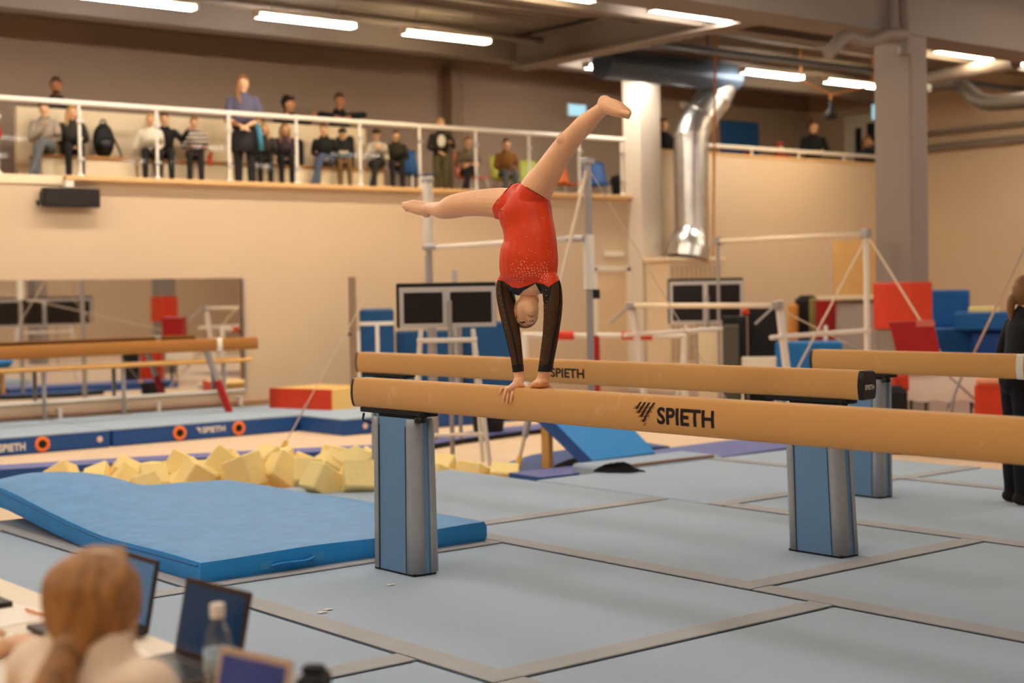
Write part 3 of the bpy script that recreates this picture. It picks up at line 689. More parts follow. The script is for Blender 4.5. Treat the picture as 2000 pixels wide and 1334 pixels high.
wall_mat(9.64, 12.6, 15.15, 17.9, 'navy sided mat with two pale buttons beneath the red block', [], [9.95, 10.5])
# soft red block
t = thing('soft_block', 'red soft block with a yellow end, standing on the wall mats', 'block', (10.2, 16.9, 0))
a = Vector((9.97, 17.47, 0)); b = Vector((10.27, 16.42, 0)); dx = Vector((.85, .16, 0))
def quadbox(p, q, d, h, sl=.03):
    lo = [p, q, q+d, p+d]; c = sum(lo, Vector())/4
    hi = [v+(c-v).normalized()*sl+Vector((0, 0, h)) for v in lo]
    return [tuple(v) for v in lo+hi], [(0, 3, 2, 1), (4, 5, 6, 7), (0, 1, 5, 4), (1, 2, 6, 5), (2, 3, 7, 6), (3, 0, 4, 7)]
vs, fs = quadbox(a, b, dx*.0+Vector((.02, .005, 0)), .27, 0); MB().add(vs, fs).build('red_face', RED, t, world=True)
vs, fs = quadbox(a+Vector((.02, .005, 0)), b+Vector((.02, .005, 0)), dx, .268, .02); B_ = MB().add(vs, fs).build('body', col('yellow_vinyl', (244, 200, 120), rough=.5), t, world=True)
MB().tube([b+dx*.45+Vector((.0, -.012, .16)), b+dx*.75+Vector((0, -.02, .155)), b+dx+Vector((-.04, -.012, .16))], .012, 6).build('strap', RED, B_, world=False)
# ------------------------------------------------------------------ old brown beam and ballet barre in front of the mirror
t = thing('balance_beam', 'old brown balance beam with grey and red legs in front of the mirror', 'balance beam', (7.4, 17.3, 0), group='balance beams')
MB().prism([(17.3+x*1.05, .96+z) for x, z in BP], 'x', 4.6, 9.69).build('beam_body', SUEDEB, t, world=True, smooth='auto')
MB().prism([(17.3+x*1.12, .96-.079+(z+.079)*1.08) for x, z in BP], 'x', 9.1, 9.17).build('white_collar', WHITE, t, world=True)
for xb, sgn in ((8.97, 1), (5.3, -1)):
    for sy in (0,):
        p0 = Vector((xb, 17.3, .81)); p1 = Vector((xb+sgn*.30, 17.28, .0)); pm = p0.lerp(p1, .48)
        L = MB().tube([p0, pm], .042, 8).build('leg', GREYM, t, world=True)
        MB().tube([pm, p1], .05, 8).build('red_sleeve', DRED, L)
t = thing('ballet_barre', 'wooden ballet barre on grey posts along the mirror', 'barre', (7.5, 18.0, 0))
MB().tube([(4.6, 18.0, .635), (10.0, 18.0, .63)], .028, 10).build('rail', PINE, t, smooth='auto', world=True)
for x in (5.9, 7.12, 8.17, 9.6):
    MB().tube([(x, 18.03, .004), (x, 18.03, .6)], .028, 8).box(x-.07, x+.07, 17.97, 18.1, .003, .015).build('post', GREYM, t, world=True)
# ================================================================== BARS AND BACKGROUND EQUIPMENT
WIRE = col('pale_guy_wire', (214, 190, 160), rough=.5)
def wire(a, b, label, r=.008, hook=True, group='guy wires'):
    t = thing('guy_wire', label, 'wire', b, group=group)
    a = Vector(a); b = Vector(b)
    MB().tube([a, b], r, 6).build('cable', WIRE, t, world=True)
    d_ = (a-b).normalized(); m = b+d_*.35; m2 = b+d_*.62
    MB().tube([m, m2], r*1.7, 8).build('tensioner', GREYM, t, world=True)
    if hook: MB().tube([b, b+(a-b).normalized()*.16], .028, 8).build('yellow_hook', col('yellow_hook', (240, 190, 90), rough=.5), t, world=True)
    return t
# single high bar (behind the gymnast)
BX = 9.72
t = thing('high_bar', 'white bar between two tall telescopic posts behind the gymnast', 'gymnastic bar', (BX, 12.1, FZ))
for y, nm in ((13.44, 1), (10.80, 2)):
    MB().tube([(BX, y, FZ), (BX, y, 1.5)], .036, 12).build('lower_post', GREYM, t, smooth='auto', world=True)
    MB().tube([(BX, y, 1.5 if nm == 2 else 2.03), (BX, y, 2.03 if nm == 2 else 2.71)], .057, 12).build('sleeve', WHITEM, t, smooth='auto', world=True)
    MB().tube([(BX, y, 1.5), (BX, y, 2.73)], .037, 12).build('upper_post', GREYM, t, smooth='auto', world=True)
    MB().box(BX-.055, BX+.055, y-.055, y+.055, 2.71, 2.77, .01).build('post_head', GREYM, t, world=True)
    MB().box(BX-.24, BX+.24, y-.12, y+.12, FZ, FZ+.02).build('base_plate', GREYM, t, world=True)
MB().tube([(BX-.06, 13.34, 1.99), (BX-.06, 10.9, 2.0)], .027, 12).build('bar', WHITEM, t, smooth=True, world=True)
for y0, y1 in ((13.44, 13.2), (10.80, 11.03)): MB().tube([(BX-.06, y0, 1.995), (BX-.06, y1, 1.995)], .033, 10).build('bar_end', GREYM, t, world=True)
MB().box(BX+.02, BX+.1, 10.75, 10.84, 1.41, 1.5, .01).build('lock_lever', BLACKM, t, world=True)
wire((BX, 13.44, 2.7), at(545, 888, z=FZ+.05), 'guy wire ending in a yellow hook beside the foam cubes', .006)
wire((BX, 10.80, 2.69), at(1008, 925, z=FZ+.05), 'cream guy rope running down right of the gymnast', .018)
wire((BX, 10.80, 2.69), (12.0, 10.8, FZ+.05), 'thin guy wire from the tall post to the pale column side', .005)
# uneven bars
t = thing('uneven_bars', 'white uneven bars on steel posts at the right of the hall', 'gymnastic bars', (13.7, 12.4, FZ))
H = [(14.51, 13.59), (14.51, 11.19)]; Lw = [(13.0, 13.67), (13.0, 11.27)]
for x, y in H:
    MB().tube([(x, y, FZ), (x, y, 2.14)], .036 if y < 12 else .022, 12).build('tall_post', WHITEM if y < 12 else GREYM, t, smooth='auto', world=True)
    MB().box(x-.05, x+.05, y-.05, y+.05, 2.05, 2.16, .01).build('post_head', GREYM, t, world=True)
for x, y in Lw:
    MB().tube([(x+.02, y, 1.33), (x-.02+.28, y, FZ)], .045, 12).build('short_post', WHITEM, t, smooth='auto', world=True)
    MB().tube([(x, y, 1.3), (x-.32, y+.05, 1.08)], .015, 6).build('stay', GREYM, t, world=True)
    MB().box(x-.05, x+.05, y-.05, y+.05, 1.23, 1.33, .01).build('post_head', GREYM, t, world=True)
MB().tube([(14.51, 13.55, 2.1), (14.51, 11.24, 2.1)], .032, 12).build('high_bar', col('pale_bar', (236, 214, 184), rough=.5), t, smooth=True, world=True)
MB().tube([(13.0, 13.6, 1.285), (13.0, 11.34, 1.28)], .032, 12).build('low_bar', MATS['pale_bar'], t, smooth=True, world=True)
for (a, b) in ((H[0], Lw[0]), (H[1], Lw[1])):
    MB().tube([(b[0]-.12, b[1], .92), (a[0]+.05, a[1], .95)], .028, 8).build('spreader', WHITEM, t, world=True)
    for s in (a, b): MB().box(s[0]-.15, s[0]+.25, s[1]-.06, s[1]+.06, FZ, FZ+.04).build('foot', GREYM, t, world=True)
wire((14.51, 11.19, 2.05), (12.4, 11.0, FZ+.05), 'guy wire slanting left from the uneven bars', .012, False)
wire((14.51, 11.15, 2.05), at(1945, 862, z=FZ+.05), 'guy wire crossing the red column padding', .012, False)
b_ = at(1848, 803, z=FZ+.05); a_ = at(1945, 600, d=13.6); a_ = b_+(a_-b_)*((5.2-b_.z)/(a_.z-b_.z))
wire(a_, b_, 'long guy wire in front of the blue blocks at the right', .012, False)
wire((13.0, 11.27, 1.25), (13.75, 10.2, .55), 'short guy wire from the low bar post', .008, False)
# scoreboards on easels
DARKS = col('dark_screen', (26, 18, 15), rough=.3)
def scoreboard(loc, rz, W, z0, z1, label):
    t = thing('scoreboard', label, 'scoreboard', (loc[0], loc[1], FZ), rz, 'wheeled scoreboards')
    h0 = z0-FZ; h1 = z1-FZ
    MB().box(-W/2, W/2, .0, .05, h0, h1, .012).build('back_case', BLACKM, t)
    MB().box(-W/2, W/2, -.01, .03, h1-.035, h1, .01).build('top_edge', BLACKM, t)
    fr = MB(); m = .04
    fr.box(-W/2+.03, W/2-.005, -.02, 0, h1-.09, h1-.04).box(-W/2+.03, W/2-.005, -.02, 0, h0, h0+m).box(-W/2+.03, -W/2+.03+m, -.02, 0, h0+m, h1-.09).box(W/2-.005-m, W/2-.005, -.02, 0, h0+m, h1-.09).box(-.035, .035, -.02, 0, h0+m, h1-.09)
    fr.build('frame', col('silver_frame', (196, 188, 184), rough=.4, metal=.3), t)
    MB().box(-W/2+.07, -.035, -.012, -.002, h0+m, h1-.09).build('screen', DARKS, t)
    MB().box(.035, W/2-.045, -.012, -.002, h0+m, h1-.09).build('screen', DARKS, t)
    MB().tube([(.03, -.04, .06), (.03, -.04, h0+(h1-h0)*.6)], .022, 8).build('mast', GREYM, t)
    for sx in (-1, 1):
        MB().tube([(sx*W*.26, -.04, h0-.02), (sx*W*.40, -.16, .05)], .022, 8).build('leg', WHITEM, t)
        MB().tube([(sx*W*.26, .02, h0-.02), (sx*W*.34, .22, .05)], .022, 8).build('leg', WHITEM, t)
        MB().tube([(sx*W*.12, -.03, h0), (sx*W*.12, -.03, .3)], .018, 8).build('strut', GREYM, t)
    MB().tube([(-W*.3, -.06, h0-.12), (W*.3, -.06, h0-.12)], .024, 8).build('crossbar', WHITEM, t)
    MB().tube([(-W*.35, -.1, .35), (W*.35, -.1, .35)], .018, 8).build('crossbar', WHITEM, t)
    return t
p = at(872, 600, d=14.2); scoreboard(p, -.635, .95, 1.165, 1.59, 'wheeled scoreboard with two dark screens, left of the gymnast')
p = at(1378, 600, d=21.5); scoreboard(p, -.81, 1.08, .98, 1.63, 'wheeled scoreboard with two dark screens behind the low bar')
p = (11.8, 6.6); scoreboard(p, PI, 2.1, .95, 1.55, 'dark double board seen only in the mirror at the left')
TEAL = col('deep_teal_vinyl', (6, 70, 118), rough=.5, noise=.1, nscale=5)
# generic padded blocks, sized from the photo at their distance
def block(name, label, cat, px0, px1, py0, py1, d, thick, m, floor=False, c=.03, group=None, turn=0.0, seams=True, base=None):
    a = at(px0, py1, d=d); b = at(px1, py1, d=d); tp = at((px0+px1)/2, py0, d=d)
    W = (b-a).xy.length; mid = (a+b)/2; az = math.atan2(mid.x, mid.y)
    zb = base if base is not None else FZ if floor else mid.z
    t = thing(name, label, cat, (mid.x, mid.y, zb), -az+turn, group)
    MB().box(-W/2, W/2, 0, thick, 0, tp.z-zb, c).build('cover', m, t)
    if seams: MB().tube([(-W/2, -.002, (tp.z-zb)*.97), (W/2, -.002, (tp.z-zb)*.97)], .006, 6).build('piping', m, t)
    return t
t = block('mat_stack', 'upright blue mats with pale straps left of the left scoreboard', 'mat', 705, 772, 603, 760, 20.3, .25, TEAL, base=.006)
for z in (1.02, 1.05): pass
MB().box(-.23, .23, -.012, -.002, 1.06, 1.11).build('strap', WHITEM, t)
MB().box(-.02, .03, -.012, -.002, .3, 1.06).build('strap', WHITEM, t)
block('mat_stack', 'upright blue mat right of the left scoreboard, behind the gymnast', 'mat', 903, 1006, 628, 760, 21.3, .25, TEAL, base=.006)
block('soft_block', 'low blue block behind the left scoreboard legs', 'block', 775, 900, 645, 760, 20.9, .25, TEAL, base=.006)
t = thing('tall_post', 'tall grey wooden post standing left of the blue mats', 'post', (*at(692, 760, d=19.8).xy, .006))
p = at(692, 760, d=19.8); p.z = .006; a = at(692, 541, d=19.8)
MB().box(-.04, .04, -.03, .03, 0, a.z-p.z).build('upright', col('weathered_wood', (150, 122, 100), rough=.8, noise=.2, nscale=8), t)
MB().box(.04, .09, -.03, .03, 0, a.z-p.z-.72).build('side_batten', WHITEM, t)
MB().tube([(-.07, 0, .95), (-.04, 0, .97)], .02, 8).build('knob', BLACKM, t)
o = block('pillar_post', 'thin grey metal post behind the left scoreboard', 'post', 834, 838, 500, 740, 20.9, .04, GREYM, False, .005, seams=False, base=.006)
o = block('grey_stub', 'short grey stub showing above the left scoreboard', 'post', 887, 897, 527, 740, 20.6, .06, GREYM, False, .005, seams=False, base=.006)
# red and white barrier poles
def barrier(px0, px1, py, d, segs, label, legpx=()):
    a = at(px0, py, d=d); b = at(px1, py+2, d=d)
    t = thing('barrier', label, 'barrier', (*((a+b)/2).xy, FZ))
    MB().tube([a, b], .035, 10).build('pole', WHITEM, t, smooth='auto', world=True)
    for s0, s1 in segs: MB().tube([a.lerp(b, s0), a.lerp(b, s1)], .055, 12).build('red_sleeve', RED, t, smooth='auto', world=True)
    for q, m in legpx:
        k = a.lerp(b, q); MB().tube([k, (k.x, k.y, FZ)], .04, 8).build('leg', m, t, world=True)
barrier(1020, 1160, 654, 18.5, ((.48, .72),), 'red and white pole barrier right of the gymnast', ((.04, WHITEM), (1.0, DRED)))
barrier(1165, 1340, 655, 19.5, ((.28, .62),), 'red and white pole barrier under the low bar', ((.0, DRED), (.98, WHITEM)))
# clutter at the far right of the floor
block('speaker_cabinet', 'tall black cabinet behind the white folding chair', 'cabinet', 1412, 1460, 618, 740, 20.5, .4, BLACK, True, .01)
block('speaker_cabinet', 'wide black cabinet left of the blue block', 'cabinet', 1462, 1530, 600, 740, 21, .4, BLACK, True, .01)
block('shelf_unit', 'dark grey slatted trolley beside the right scoreboard', 'trolley', 1413, 1444, 635, 735, 20.2, .3, col('dark_grey_metal', (84, 78, 66), rough=.6), True, .01)
block('storage_box', 'cream upright panel behind the right scoreboard legs', 'panel', 1365, 1414, 640, 740, 21.2, .1, CREAM, True, .01)
block('equipment_bag', 'black bag with an orange patch behind the uneven bars', 'bag', 1553, 1602, 577, 730, 22.5, .35, BLACKM, True, .09)
o = block('traffic_cone', 'orange cone-like pylon beside the black bag', 'cone', 1541, 1560, 592, 730, 22.2, .14, col('orange_disc', (222, 150, 70), rough=.5), True, .04, seams=False)
o = block('red_ball', 'small red cushion on the black cabinet right of the right scoreboard', 'cushion', 1448, 1464, 602, 618, 20.6, .12, RED, False, .04, seams=False)
block('rolled_mat', 'narrow olive mat standing beside the red block', 'mat', 1582, 1598, 582, 730, 22.3, .25, col('olive_vinyl', (150, 138, 76), rough=.6), True)
block('soft_block', 'tall red block behind the uneven bars', 'block', 1596, 1637, 580, 730, 22.0, .5, DRED, True)
block('partition', 'rounded grey padded screen left of the red column padding', 'screen', 1635, 1718, 586, 740, 21.5, .25, col('grey_felt', (172, 156, 146), rough=.9), True, .06)
o = block('cream_ledge', 'cream edge board lying on the grey padded screen', 'board', 1596, 1712, 577, 586, 21.4, .3, CREAM, False, .01, seams=False)
block('soft_block', 'bright blue block behind the end of the middle beam', 'block', 1516, 1645, 668, 760, 19.0, .5, col('mid_blue_vinyl', (20, 112, 184), rough=.5), True)
o = block('drink_bottle', 'small white bottle in front of the tall red block', 'bottle', 1609, 1617, 635, 668, 19.15, .06, WHITE, False, .02, seams=False)
# folding chair
def folding_chair(loc, rz, label):
    t = thing('folding_chair', label, 'chair', loc, rz)
    for sx in (-.2, .2):
        MB().tube([(sx, .12, .82), (sx, -.2, 0)], .013, 8).build('leg', WHITEM, t)
        MB().tube([(sx, .22, 0), (sx, -.16, .46)], .013, 8).build('leg', WHITEM, t)
    MB().box(-.21, .21, -.2, .18, .44, .465, .01).build('seat', WHITE, t)
    MB().box(-.21, .21, .08, .105, .62, .83, .01).build('backrest', WHITE, t)
    return t
p = at(1482, 715, d=18.6); folding_chair((p.x, p.y, FZ), -.8+PI, 'white folding chair behind the middle beam')
# right background: blue blocks, red bag, covered table
block('soft_block', 'tall bright blue block right of the red column padding', 'block', 1820, 1893, 566, 640, 23.4, .5, BLUE, False)
block('soft_block', 'large blue block under the tall blue one', 'block', 1826, 1905, 640, 760, 23.0, .8, BLUE, True)
block('soft_block', 'flat blue cushion on top of the dark blue blocks at the right', 'block', 1866, 1980, 610, 646, 22.0, .9, BLUE, False)
block('soft_block', 'dark blue block under the flat cushion at the right', 'block', 1900, 1985, 647, 760, 22.1, .8, col('deep_blue_vinyl', (12, 66, 140), rough=.5), True)
o = block('foam_sheet', 'yellow foam sheet behind the flat blue cushion', 'foam', 1893, 1950, 600, 612, 22.3, .5, FOAM, False, .01, seams=False)
t = thing('red_bean_bag', 'dark red tapered soft bag in front of the grey column', 'bag', at(1785, 760, d=15.6))
p = at(1785, 760, d=15.6); k = 15.6/F_PX; az = math.atan2(p.x, p.y)
t.rotation_euler = (0, 0, -az)
MB().prism([(-45*k, 125*k), (-48*k, 130*k), (38*k, 134*k), (50*k, 70*k), (46*k, 34*k), (-22*k, 30*k), (-33*k, 75*k)], 'y', 0, .4).build('body', DRED, t, smooth='auto')
MB().box(5*k, 40*k, -.01, .0, 122*k, 133*k).build('piping', col('pink_piping', (214, 110, 90), rough=.5), t)
t = thing('covered_table', 'low table under a white cloth behind the rear beam', 'table', (*at(1838, 790, d=15.6).xy, FZ), -.95)
p = at(1838, 790, d=15.6); W = 132*15.6/F_PX
zt2 = at(1838, 728, d=15.6).z-FZ; zb2 = at(1838, 783, d=15.6).z-FZ
vs = []; fs = []; n = 40
per = [(-W/2+W*i/14, -.02) for i in range(15)]+[(W/2, .5*i/6) for i in range(1, 7)]+[(W/2-W*i/14, .5) for i in range(1, 15)]+[(-W/2, .5-.5*i/6) for i in range(1, 6)]
n = len(per)
for j, z in enumerate((zt2, zt2-.02, (zt2+zb2)/2, zb2)):
    for i, (x, y) in enumerate(per):
        wv = .018*math.sin(i*1.9)*j/3; vs.append((x*(1+.02*j)+wv, y*(1+.01*j)-wv*.6-.005*j, z+.012*math.sin(i*1.3)*(j == 3)))
fs = [(k*n+q, k*n+(q+1) % n, (k+1)*n+(q+1) % n, (k+1)*n+q) for k in range(3) for q in range(n)]+[tuple(range(n))]
MB().add(vs, fs).build('cloth', col('white_cloth', (240, 226, 206), rough=.9), t, smooth='auto')
for x in (-W/2+.05, -W/2+.2, W/2-.05): MB().tube([(x, .05, 0), (x, .05, zt2-.03)], .014, 6).build('leg', BLACKM, t)
t = thing('tripod_frame', 'grey folding frame standing in front of the white cloth table', 'frame', (*at(1860, 795, d=15).xy, FZ), -.95)
kk = 15/F_PX; zz = lambda py: at(1860, py, d=15).z-FZ
MB().tube([(18*kk, 0, zz(735)), (5*kk, -.02, zz(768)), (-18*kk, -.05, 0)], [.012, .014, .03], 8).build('leg', GREYM, t)
MB().tube([(-5*kk, 0, zz(735)), (42*kk, .02, zz(780))], .012, 8).build('brace', GREYM, t)
block('soft_block', 'red vinyl box with a pale lid at the right edge behind the rear beam', 'block', 1906, 2030, 752, 806, 14.6, .6, RED, True)
o = block('box_lid', 'pale orange lid on the red vinyl box at the right edge', 'lid', 1908, 2030, 738, 752, 14.6, .6, col('salmon_vinyl', (240, 160, 120), rough=.5), False, .02, seams=False)
block('soft_block', 'small orange red block behind the lettered end cap', 'block', 1742, 1775, 733, 768, 15.2, .3, RED, False)
block('equipment_bag', 'black bag under the orange red block near the middle leg', 'bag', 1728, 1772, 756, 792, 14.9, .3, BLACKM, True, .06)
# gallery chairs and bin
def shell_chair(px, c, label, back=True, turn=0.0, y=19.3):
    p = at(px, 340, y=y)
    t = thing('shell_chair', label, 'chair', (p.x, y, BF), turn, 'plastic gallery chairs')
    m = col('plastic_%d_%d_%d' % c, c, rough=.4)
    def sheet(fn, nm):
        N = 8; v = [fn(i/N, j/N) for j in range(N+1) for i in range(N+1)]
        o = MB().add(v, [(j*(N+1)+i, j*(N+1)+i+1, (j+1)*(N+1)+i+1, (j+1)*(N+1)+i) for j in range(N) for i in range(N)]).build(nm, m, t, smooth=True)
        md = o.modifiers.new('s', 'SOLIDIFY'); md.thickness = .012
    sheet(lambda u, v: ((u-.5)*.44, -.2+.4*v, .43+.05*(u-.5)**2*4-.02*math.sin(PI*v)), 'seat')
    sheet(lambda u, v: ((u-.5)*(.44-.06*v), .2+.08*v+.05*(1-(2*u-1)**2), .46+.40*v-.03*v*(2*u-1)**2), 'backrest')
    for sx in (-1, 1):
        for sy in (-1, 1): MB().tube([(sx*.16, sy*.13, .42), (sx*.21, sy*.2, 0)], .011, 6).build('leg', STEEL, t)
    return t
shell_chair(812, (38, 96, 160), 'blue plastic chair beside the seated man at the bench end', y=18.9)
shell_chair(925, (226, 104, 48), 'orange plastic chair under the man in grey', y=19.0)
shell_chair(995, (186, 188, 60), 'lime plastic chair under the man in brown', y=19.1)
shell_chair(1052, (196, 204, 90), 'empty lime plastic chair behind the gymnast', y=19.6)
shell_chair(1108, (230, 116, 56), 'empty orange plastic chair right of the raised leg', y=19.5)
shell_chair(1166, (32, 100, 178), 'empty blue plastic chair near the gallery bin', y=19.3, turn=-.5)
p = at(1214, 372, y=18.9)
t = thing('waste_bin', 'black waste bin at the right end of the left gallery', 'bin', (p.x, 18.9, BF))
MB().lathe([(.13, 0), (.17, .42), (.19, .44), (.19, .5), (.17, .56), (.05, .6)], 18).build('bin_body', BLACKM, t, smooth='auto')
# backpack on the bench
t = thing('backpack', 'black backpack leaning on the bench right of the blond woman', 'backpack', at(203, 300, y=19.1))
MB().ball((0, 0, .17), (.15, .1, .24), 14, 10).build('body', BLACKM, t, smooth=True)
MB().ball((0, -.08, .1), (.11, .06, .12), 12, 8).build('pocket', BLACK, t, smooth=True)
MB().tube(arc([(-.04, 0, .39), (-.03, 0, .45), (.03, 0, .45), (.04, 0, .39)], .03), .012, 6).build('handle', BLACK, t)
MB().tube(arc([(.1, .0, .3), (.2, -.05, .05), (.22, -.1, -.08)], .05), .014, 6).build('strap', BLACK, t)
# ================================================================== PEOPLE
def catmull(P, n):
    P = [np.array(p, float) for p in P]
    if len(P) == 2: return [P[0]+(P[1]-P[0])*i/n for i in range(n+1)]
    Q = [2*P[0]-P[1]]+P+[2*P[-1]-P[-2]]; out = []
    for i in range(1, len(Q)-2):
        a, b, c, d = Q[i-1:i+3]
        for k in range(n):
            t = k/n; out.append(.5*((2*b)+(-a+c)*t+(2*a-5*b+4*c-d)*t*t+(-a+3*b-3*c+d)*t**3))
    return out+[P[-1]]
class Body:
    """one continuous figure: overlapping tapered limbs fused by a voxel remesh, faces tagged by the nearest limb"""
    def __init__(s): s.mb = MB(); s.sp = []; s.sr = []; s.st = []
    def limb(s, pts, rad, tg, side=None, n=5, seg=12):
        """rad: number or (a, b) per point; a along 'side', b across"""
        rad = [(r, r) if not isinstance(r, (tuple, list)) else r for r in rad]
        tags = tg if isinstance(tg, list) else [tg]*len(pts)
        X = catmull([tuple(p)+tuple(r) for p, r in zip(pts, rad)], n)
        C = [Vector(x[:3]) for x in X]; Rd = [(max(.002, x[3]), max(.002, x[4])) for x in X]
        N = len(C); rings = []; prev = None
        for i in range(N):
            t = (C[min(i+1, N-1)]-C[max(i-1, 0)]).normalized()
            if side is not None: a = Vector(side); a = (a-t*a.dot(t)).normalized()
            else:
                a = prev if prev is not None else (Vector((0, 0, 1)) if abs(t.z) < .8 else Vector((1, 0, 0)))
                a = (a-t*a.dot(t)).normalized()
            prev = a; b = t.cross(a).normalized()
            rings.append((C[i], a, b, Rd[i], t))
        vs = []
        def ring(c, a, b, r, k=1.0): return [c+a*(math.cos(q*2*PI/seg)*r[0]*k)+b*(math.sin(q*2*PI/seg)*r[1]*k) for q in range(seg)]
        c, a, b, r, t = rings[0]; m = min(r)
        L = [[c-t*m*.95]*1, ring(c-t*m*.8, a, b, r, .55), ring(c-t*m*.45, a, b, r, .88)]
        L += [ring(*x[:4]) for x in rings]
        c, a, b, r, t = rings[-1]; m = min(r)
        L += [ring(c+t*m*.45, a, b, r, .88), ring(c+t*m*.8, a, b, r, .55), [c+t*m*.95]]
        fs = []; off = 0; offs = []
        for l in L: offs.append(off); off += len(l); vs += l
        for i in range(len(L)-1):
            o0, o1 = offs[i], offs[i+1]
            for q in range(seg):
                if len(L[i]) == 1: fs.append((o0, o1+(q+1) % seg, o1+q))
                elif len(L[i+1]) == 1: fs.append((o0+q, o0+(q+1) % seg, o1))
                else: fs.append((o0+q, o0+(q+1) % seg, o1+(q+1) % seg, o1+q))
        s.mb.add(vs, fs)
        K = len(pts)-1
        for i in range(N):
            u = i/(N-1)*K; s.sp.append(tuple(C[i])); s.sr.append((Rd[i][0]+Rd[i][1])/2); s.st.append(tags[min(K, int(u+.5))])
        return s
    def ball(s, c, r, tg):
        r = r if isinstance(r, (tuple, list)) else (r, r, r)
        s.mb.ball(c, r, 16, 12); s.sp.append(tuple(c)); s.sr.append(sum(r)/3); s.st.append(tg)
        return s
    def mesh(s, voxel, smooth=6, xf=None):
        me = bpy.data.meshes.new('tmp'); me.from_pydata(s.mb.v, [], s.mb.f)
        bm = bmesh.new(); bm.from_mesh(me); bmesh.ops.recalc_face_normals(bm, faces=bm.faces); bm.to_mesh(me); bm.free()
        o = bpy.data.objects.new('tmp', me); COL.objects.link(o)
        md = o.modifiers.new('r', 'REMESH'); md.mode = 'VOXEL'; md.voxel_size = voxel
        m2 = o.modifiers.new('s', 'SMOOTH'); m2.factor = .5; m2.iterations = smooth
        dg = bpy.context.evaluated_depsgraph_get(); e = o.evaluated_get(dg); em = e.to_mesh()
        nv = len(em.vertices); V = np.empty(nv*3); em.vertices.foreach_get('co', V); V = V.reshape(-1, 3)
        Nn = np.empty(nv*3); em.vertices.foreach_get('normal', Nn); Nn = Nn.reshape(-1, 3)
        nf = len(em.polygons); Fv = np.empty(nf*4, int); em.polygons.foreach_get('vertices', Fv); Fv = Fv.reshape(-1, 4)
        e.to_mesh_clear(); bpy.data.objects.remove(o); bpy.data.meshes.remove(me)
        Cn = V[Fv].mean(1); SP = np.array(s.sp); SR = np.array(s.sr)
        best = np.empty(nf, int)
        for i in range(0, nf, 4000):
            dd = np.linalg.norm(Cn[i:i+4000, None]-SP[None], axis=2)-SR[None]; best[i:i+4000] = dd.argmin(1)
        T = np.array(s.st, dtype=object)[best]
        return V, Nn, Fv, T
def np_obj(name, V, Fv, material, parent, smooth=True):
    me = bpy.data.meshes.new(name); me.from_pydata(V.tolist(), [], Fv.tolist())
    return link(name, me, material, parent, smooth)
def shell(name, V, Nn, Fv, sel, off, material, parent):
    """clothing: the chosen faces of the body, lifted off the skin"""
    F2 = Fv[sel]
    if len(F2) == 0: return None
    u, inv = np.unique(F2, return_inverse=True)
    return np_obj(name, V[u]+Nn[u]*off, inv.reshape(-1, 4), material, parent)
SKINS = [col('skin_light', (236, 182, 140), rough=.55, noise=.05, nscale=12), col('skin_mid', (214, 150, 108), rough=.55, noise=.05, nscale=12), col('skin_tan', (190, 128, 88), rough=.55)]
def cloth(c): return col('fabric_%d_%d_%d' % c, c, rough=.9, noise=.12, nscale=30, bump=.1, bscale=80)
def stripes():
    M = bpy.data.materials.new('striped_knit'); M.use_nodes = True; nt = M.node_tree; b = nt.nodes['Principled BSDF']; b.inputs['Roughness'].default_value = .9
    tc = nt.nodes.new('ShaderNodeTexCoord'); w = nt.nodes.new('ShaderNodeTexWave'); w.bands_direction = 'Z'; w.inputs['Scale'].default_value = 5.5; w.inputs['Distortion'].default_value = 1.5
    nt.links.new(tc.outputs['Object'], w.inputs['Vector'])
    r = nt.nodes.new('ShaderNodeValToRGB'); r.color_ramp.interpolation = 'CONSTANT'; r.color_ramp.elements[1].position = .5
    r.color_ramp.elements[0].color = (*srgb(60, 52, 48), 1); r.color_ramp.elements[1].color = (*srgb(222, 206, 184), 1)
    nt.links.new(w.outputs['Fac'], r.inputs[0]); nt.links.new(r.outputs[0], b.inputs['Base Color']); return M
EYE = col('dark_eye', (40, 26, 20), rough=.3); LIP = col('lip', (176, 96, 80), rough=.5)
HAIRS = dict(blond=col('blond_hair', (206, 160, 96), rough=.6, noise=.25, nscale=40, stretch=(6, 6, 1)), brown=col('brown_hair', (92, 62, 40), rough=.6, noise=.2, nscale=40), dark=col('dark_hair', (34, 24, 20), rough=.6), dblond=col('dark_blond_hair', (150, 106, 62), rough=.6, noise=.25, nscale=40, stretch=(6, 6, 1)), grey=col('grey_hair', (120, 106, 94), rough=.6))
def rotx(v, a, o):
    y, z = v[1]-o[1], v[2]-o[2]; return (v[0], o[1]+y*math.cos(a)-z*math.sin(a), o[2]+y*math.sin(a)+z*math.cos(a))
def fingers(B, w, h, tg='skin', k=1.0, spread=.012, curl=None):
    """palm and five fingers from wrist w towards h"""
    w = Vector(w); h = Vector(h); d = (h-w).normalized(); up = Vector((0, 0, 1)) if abs(d.z) < .8 else Vector((0, -1, 0))
    s = d.cross(up).normalized()
    B.limb([w, w+d*.045*k, w+d*.085*k], [(.022*k, .028*k), (.02*k, .036*k), (.015*k, .036*k)], tg, side=s.cross(d))
    c = Vector(curl) if curl else Vector((0, 0, -.02))
    for i, (o, l) in enumerate(((-.027, .062), (-.009, .074), (.009, .07), (.027, .055))):
        p = w+d*.085*k+s*o*k; q = p+d*l*.55*k+s*o*.3+c*.4; B.limb([p, q, q+d*l*.4*k+c], [.0115*k, .0105*k, .009*k], tg, n=2, seg=8)
    p = w+d*.03*k+s*.028*k; B.limb([p, p+d*.035*k+s*.022*k, p+d*.065*k+s*.028*k+c*.5], [.013*k, .012*k, .010*k], tg, n=2, seg=8)
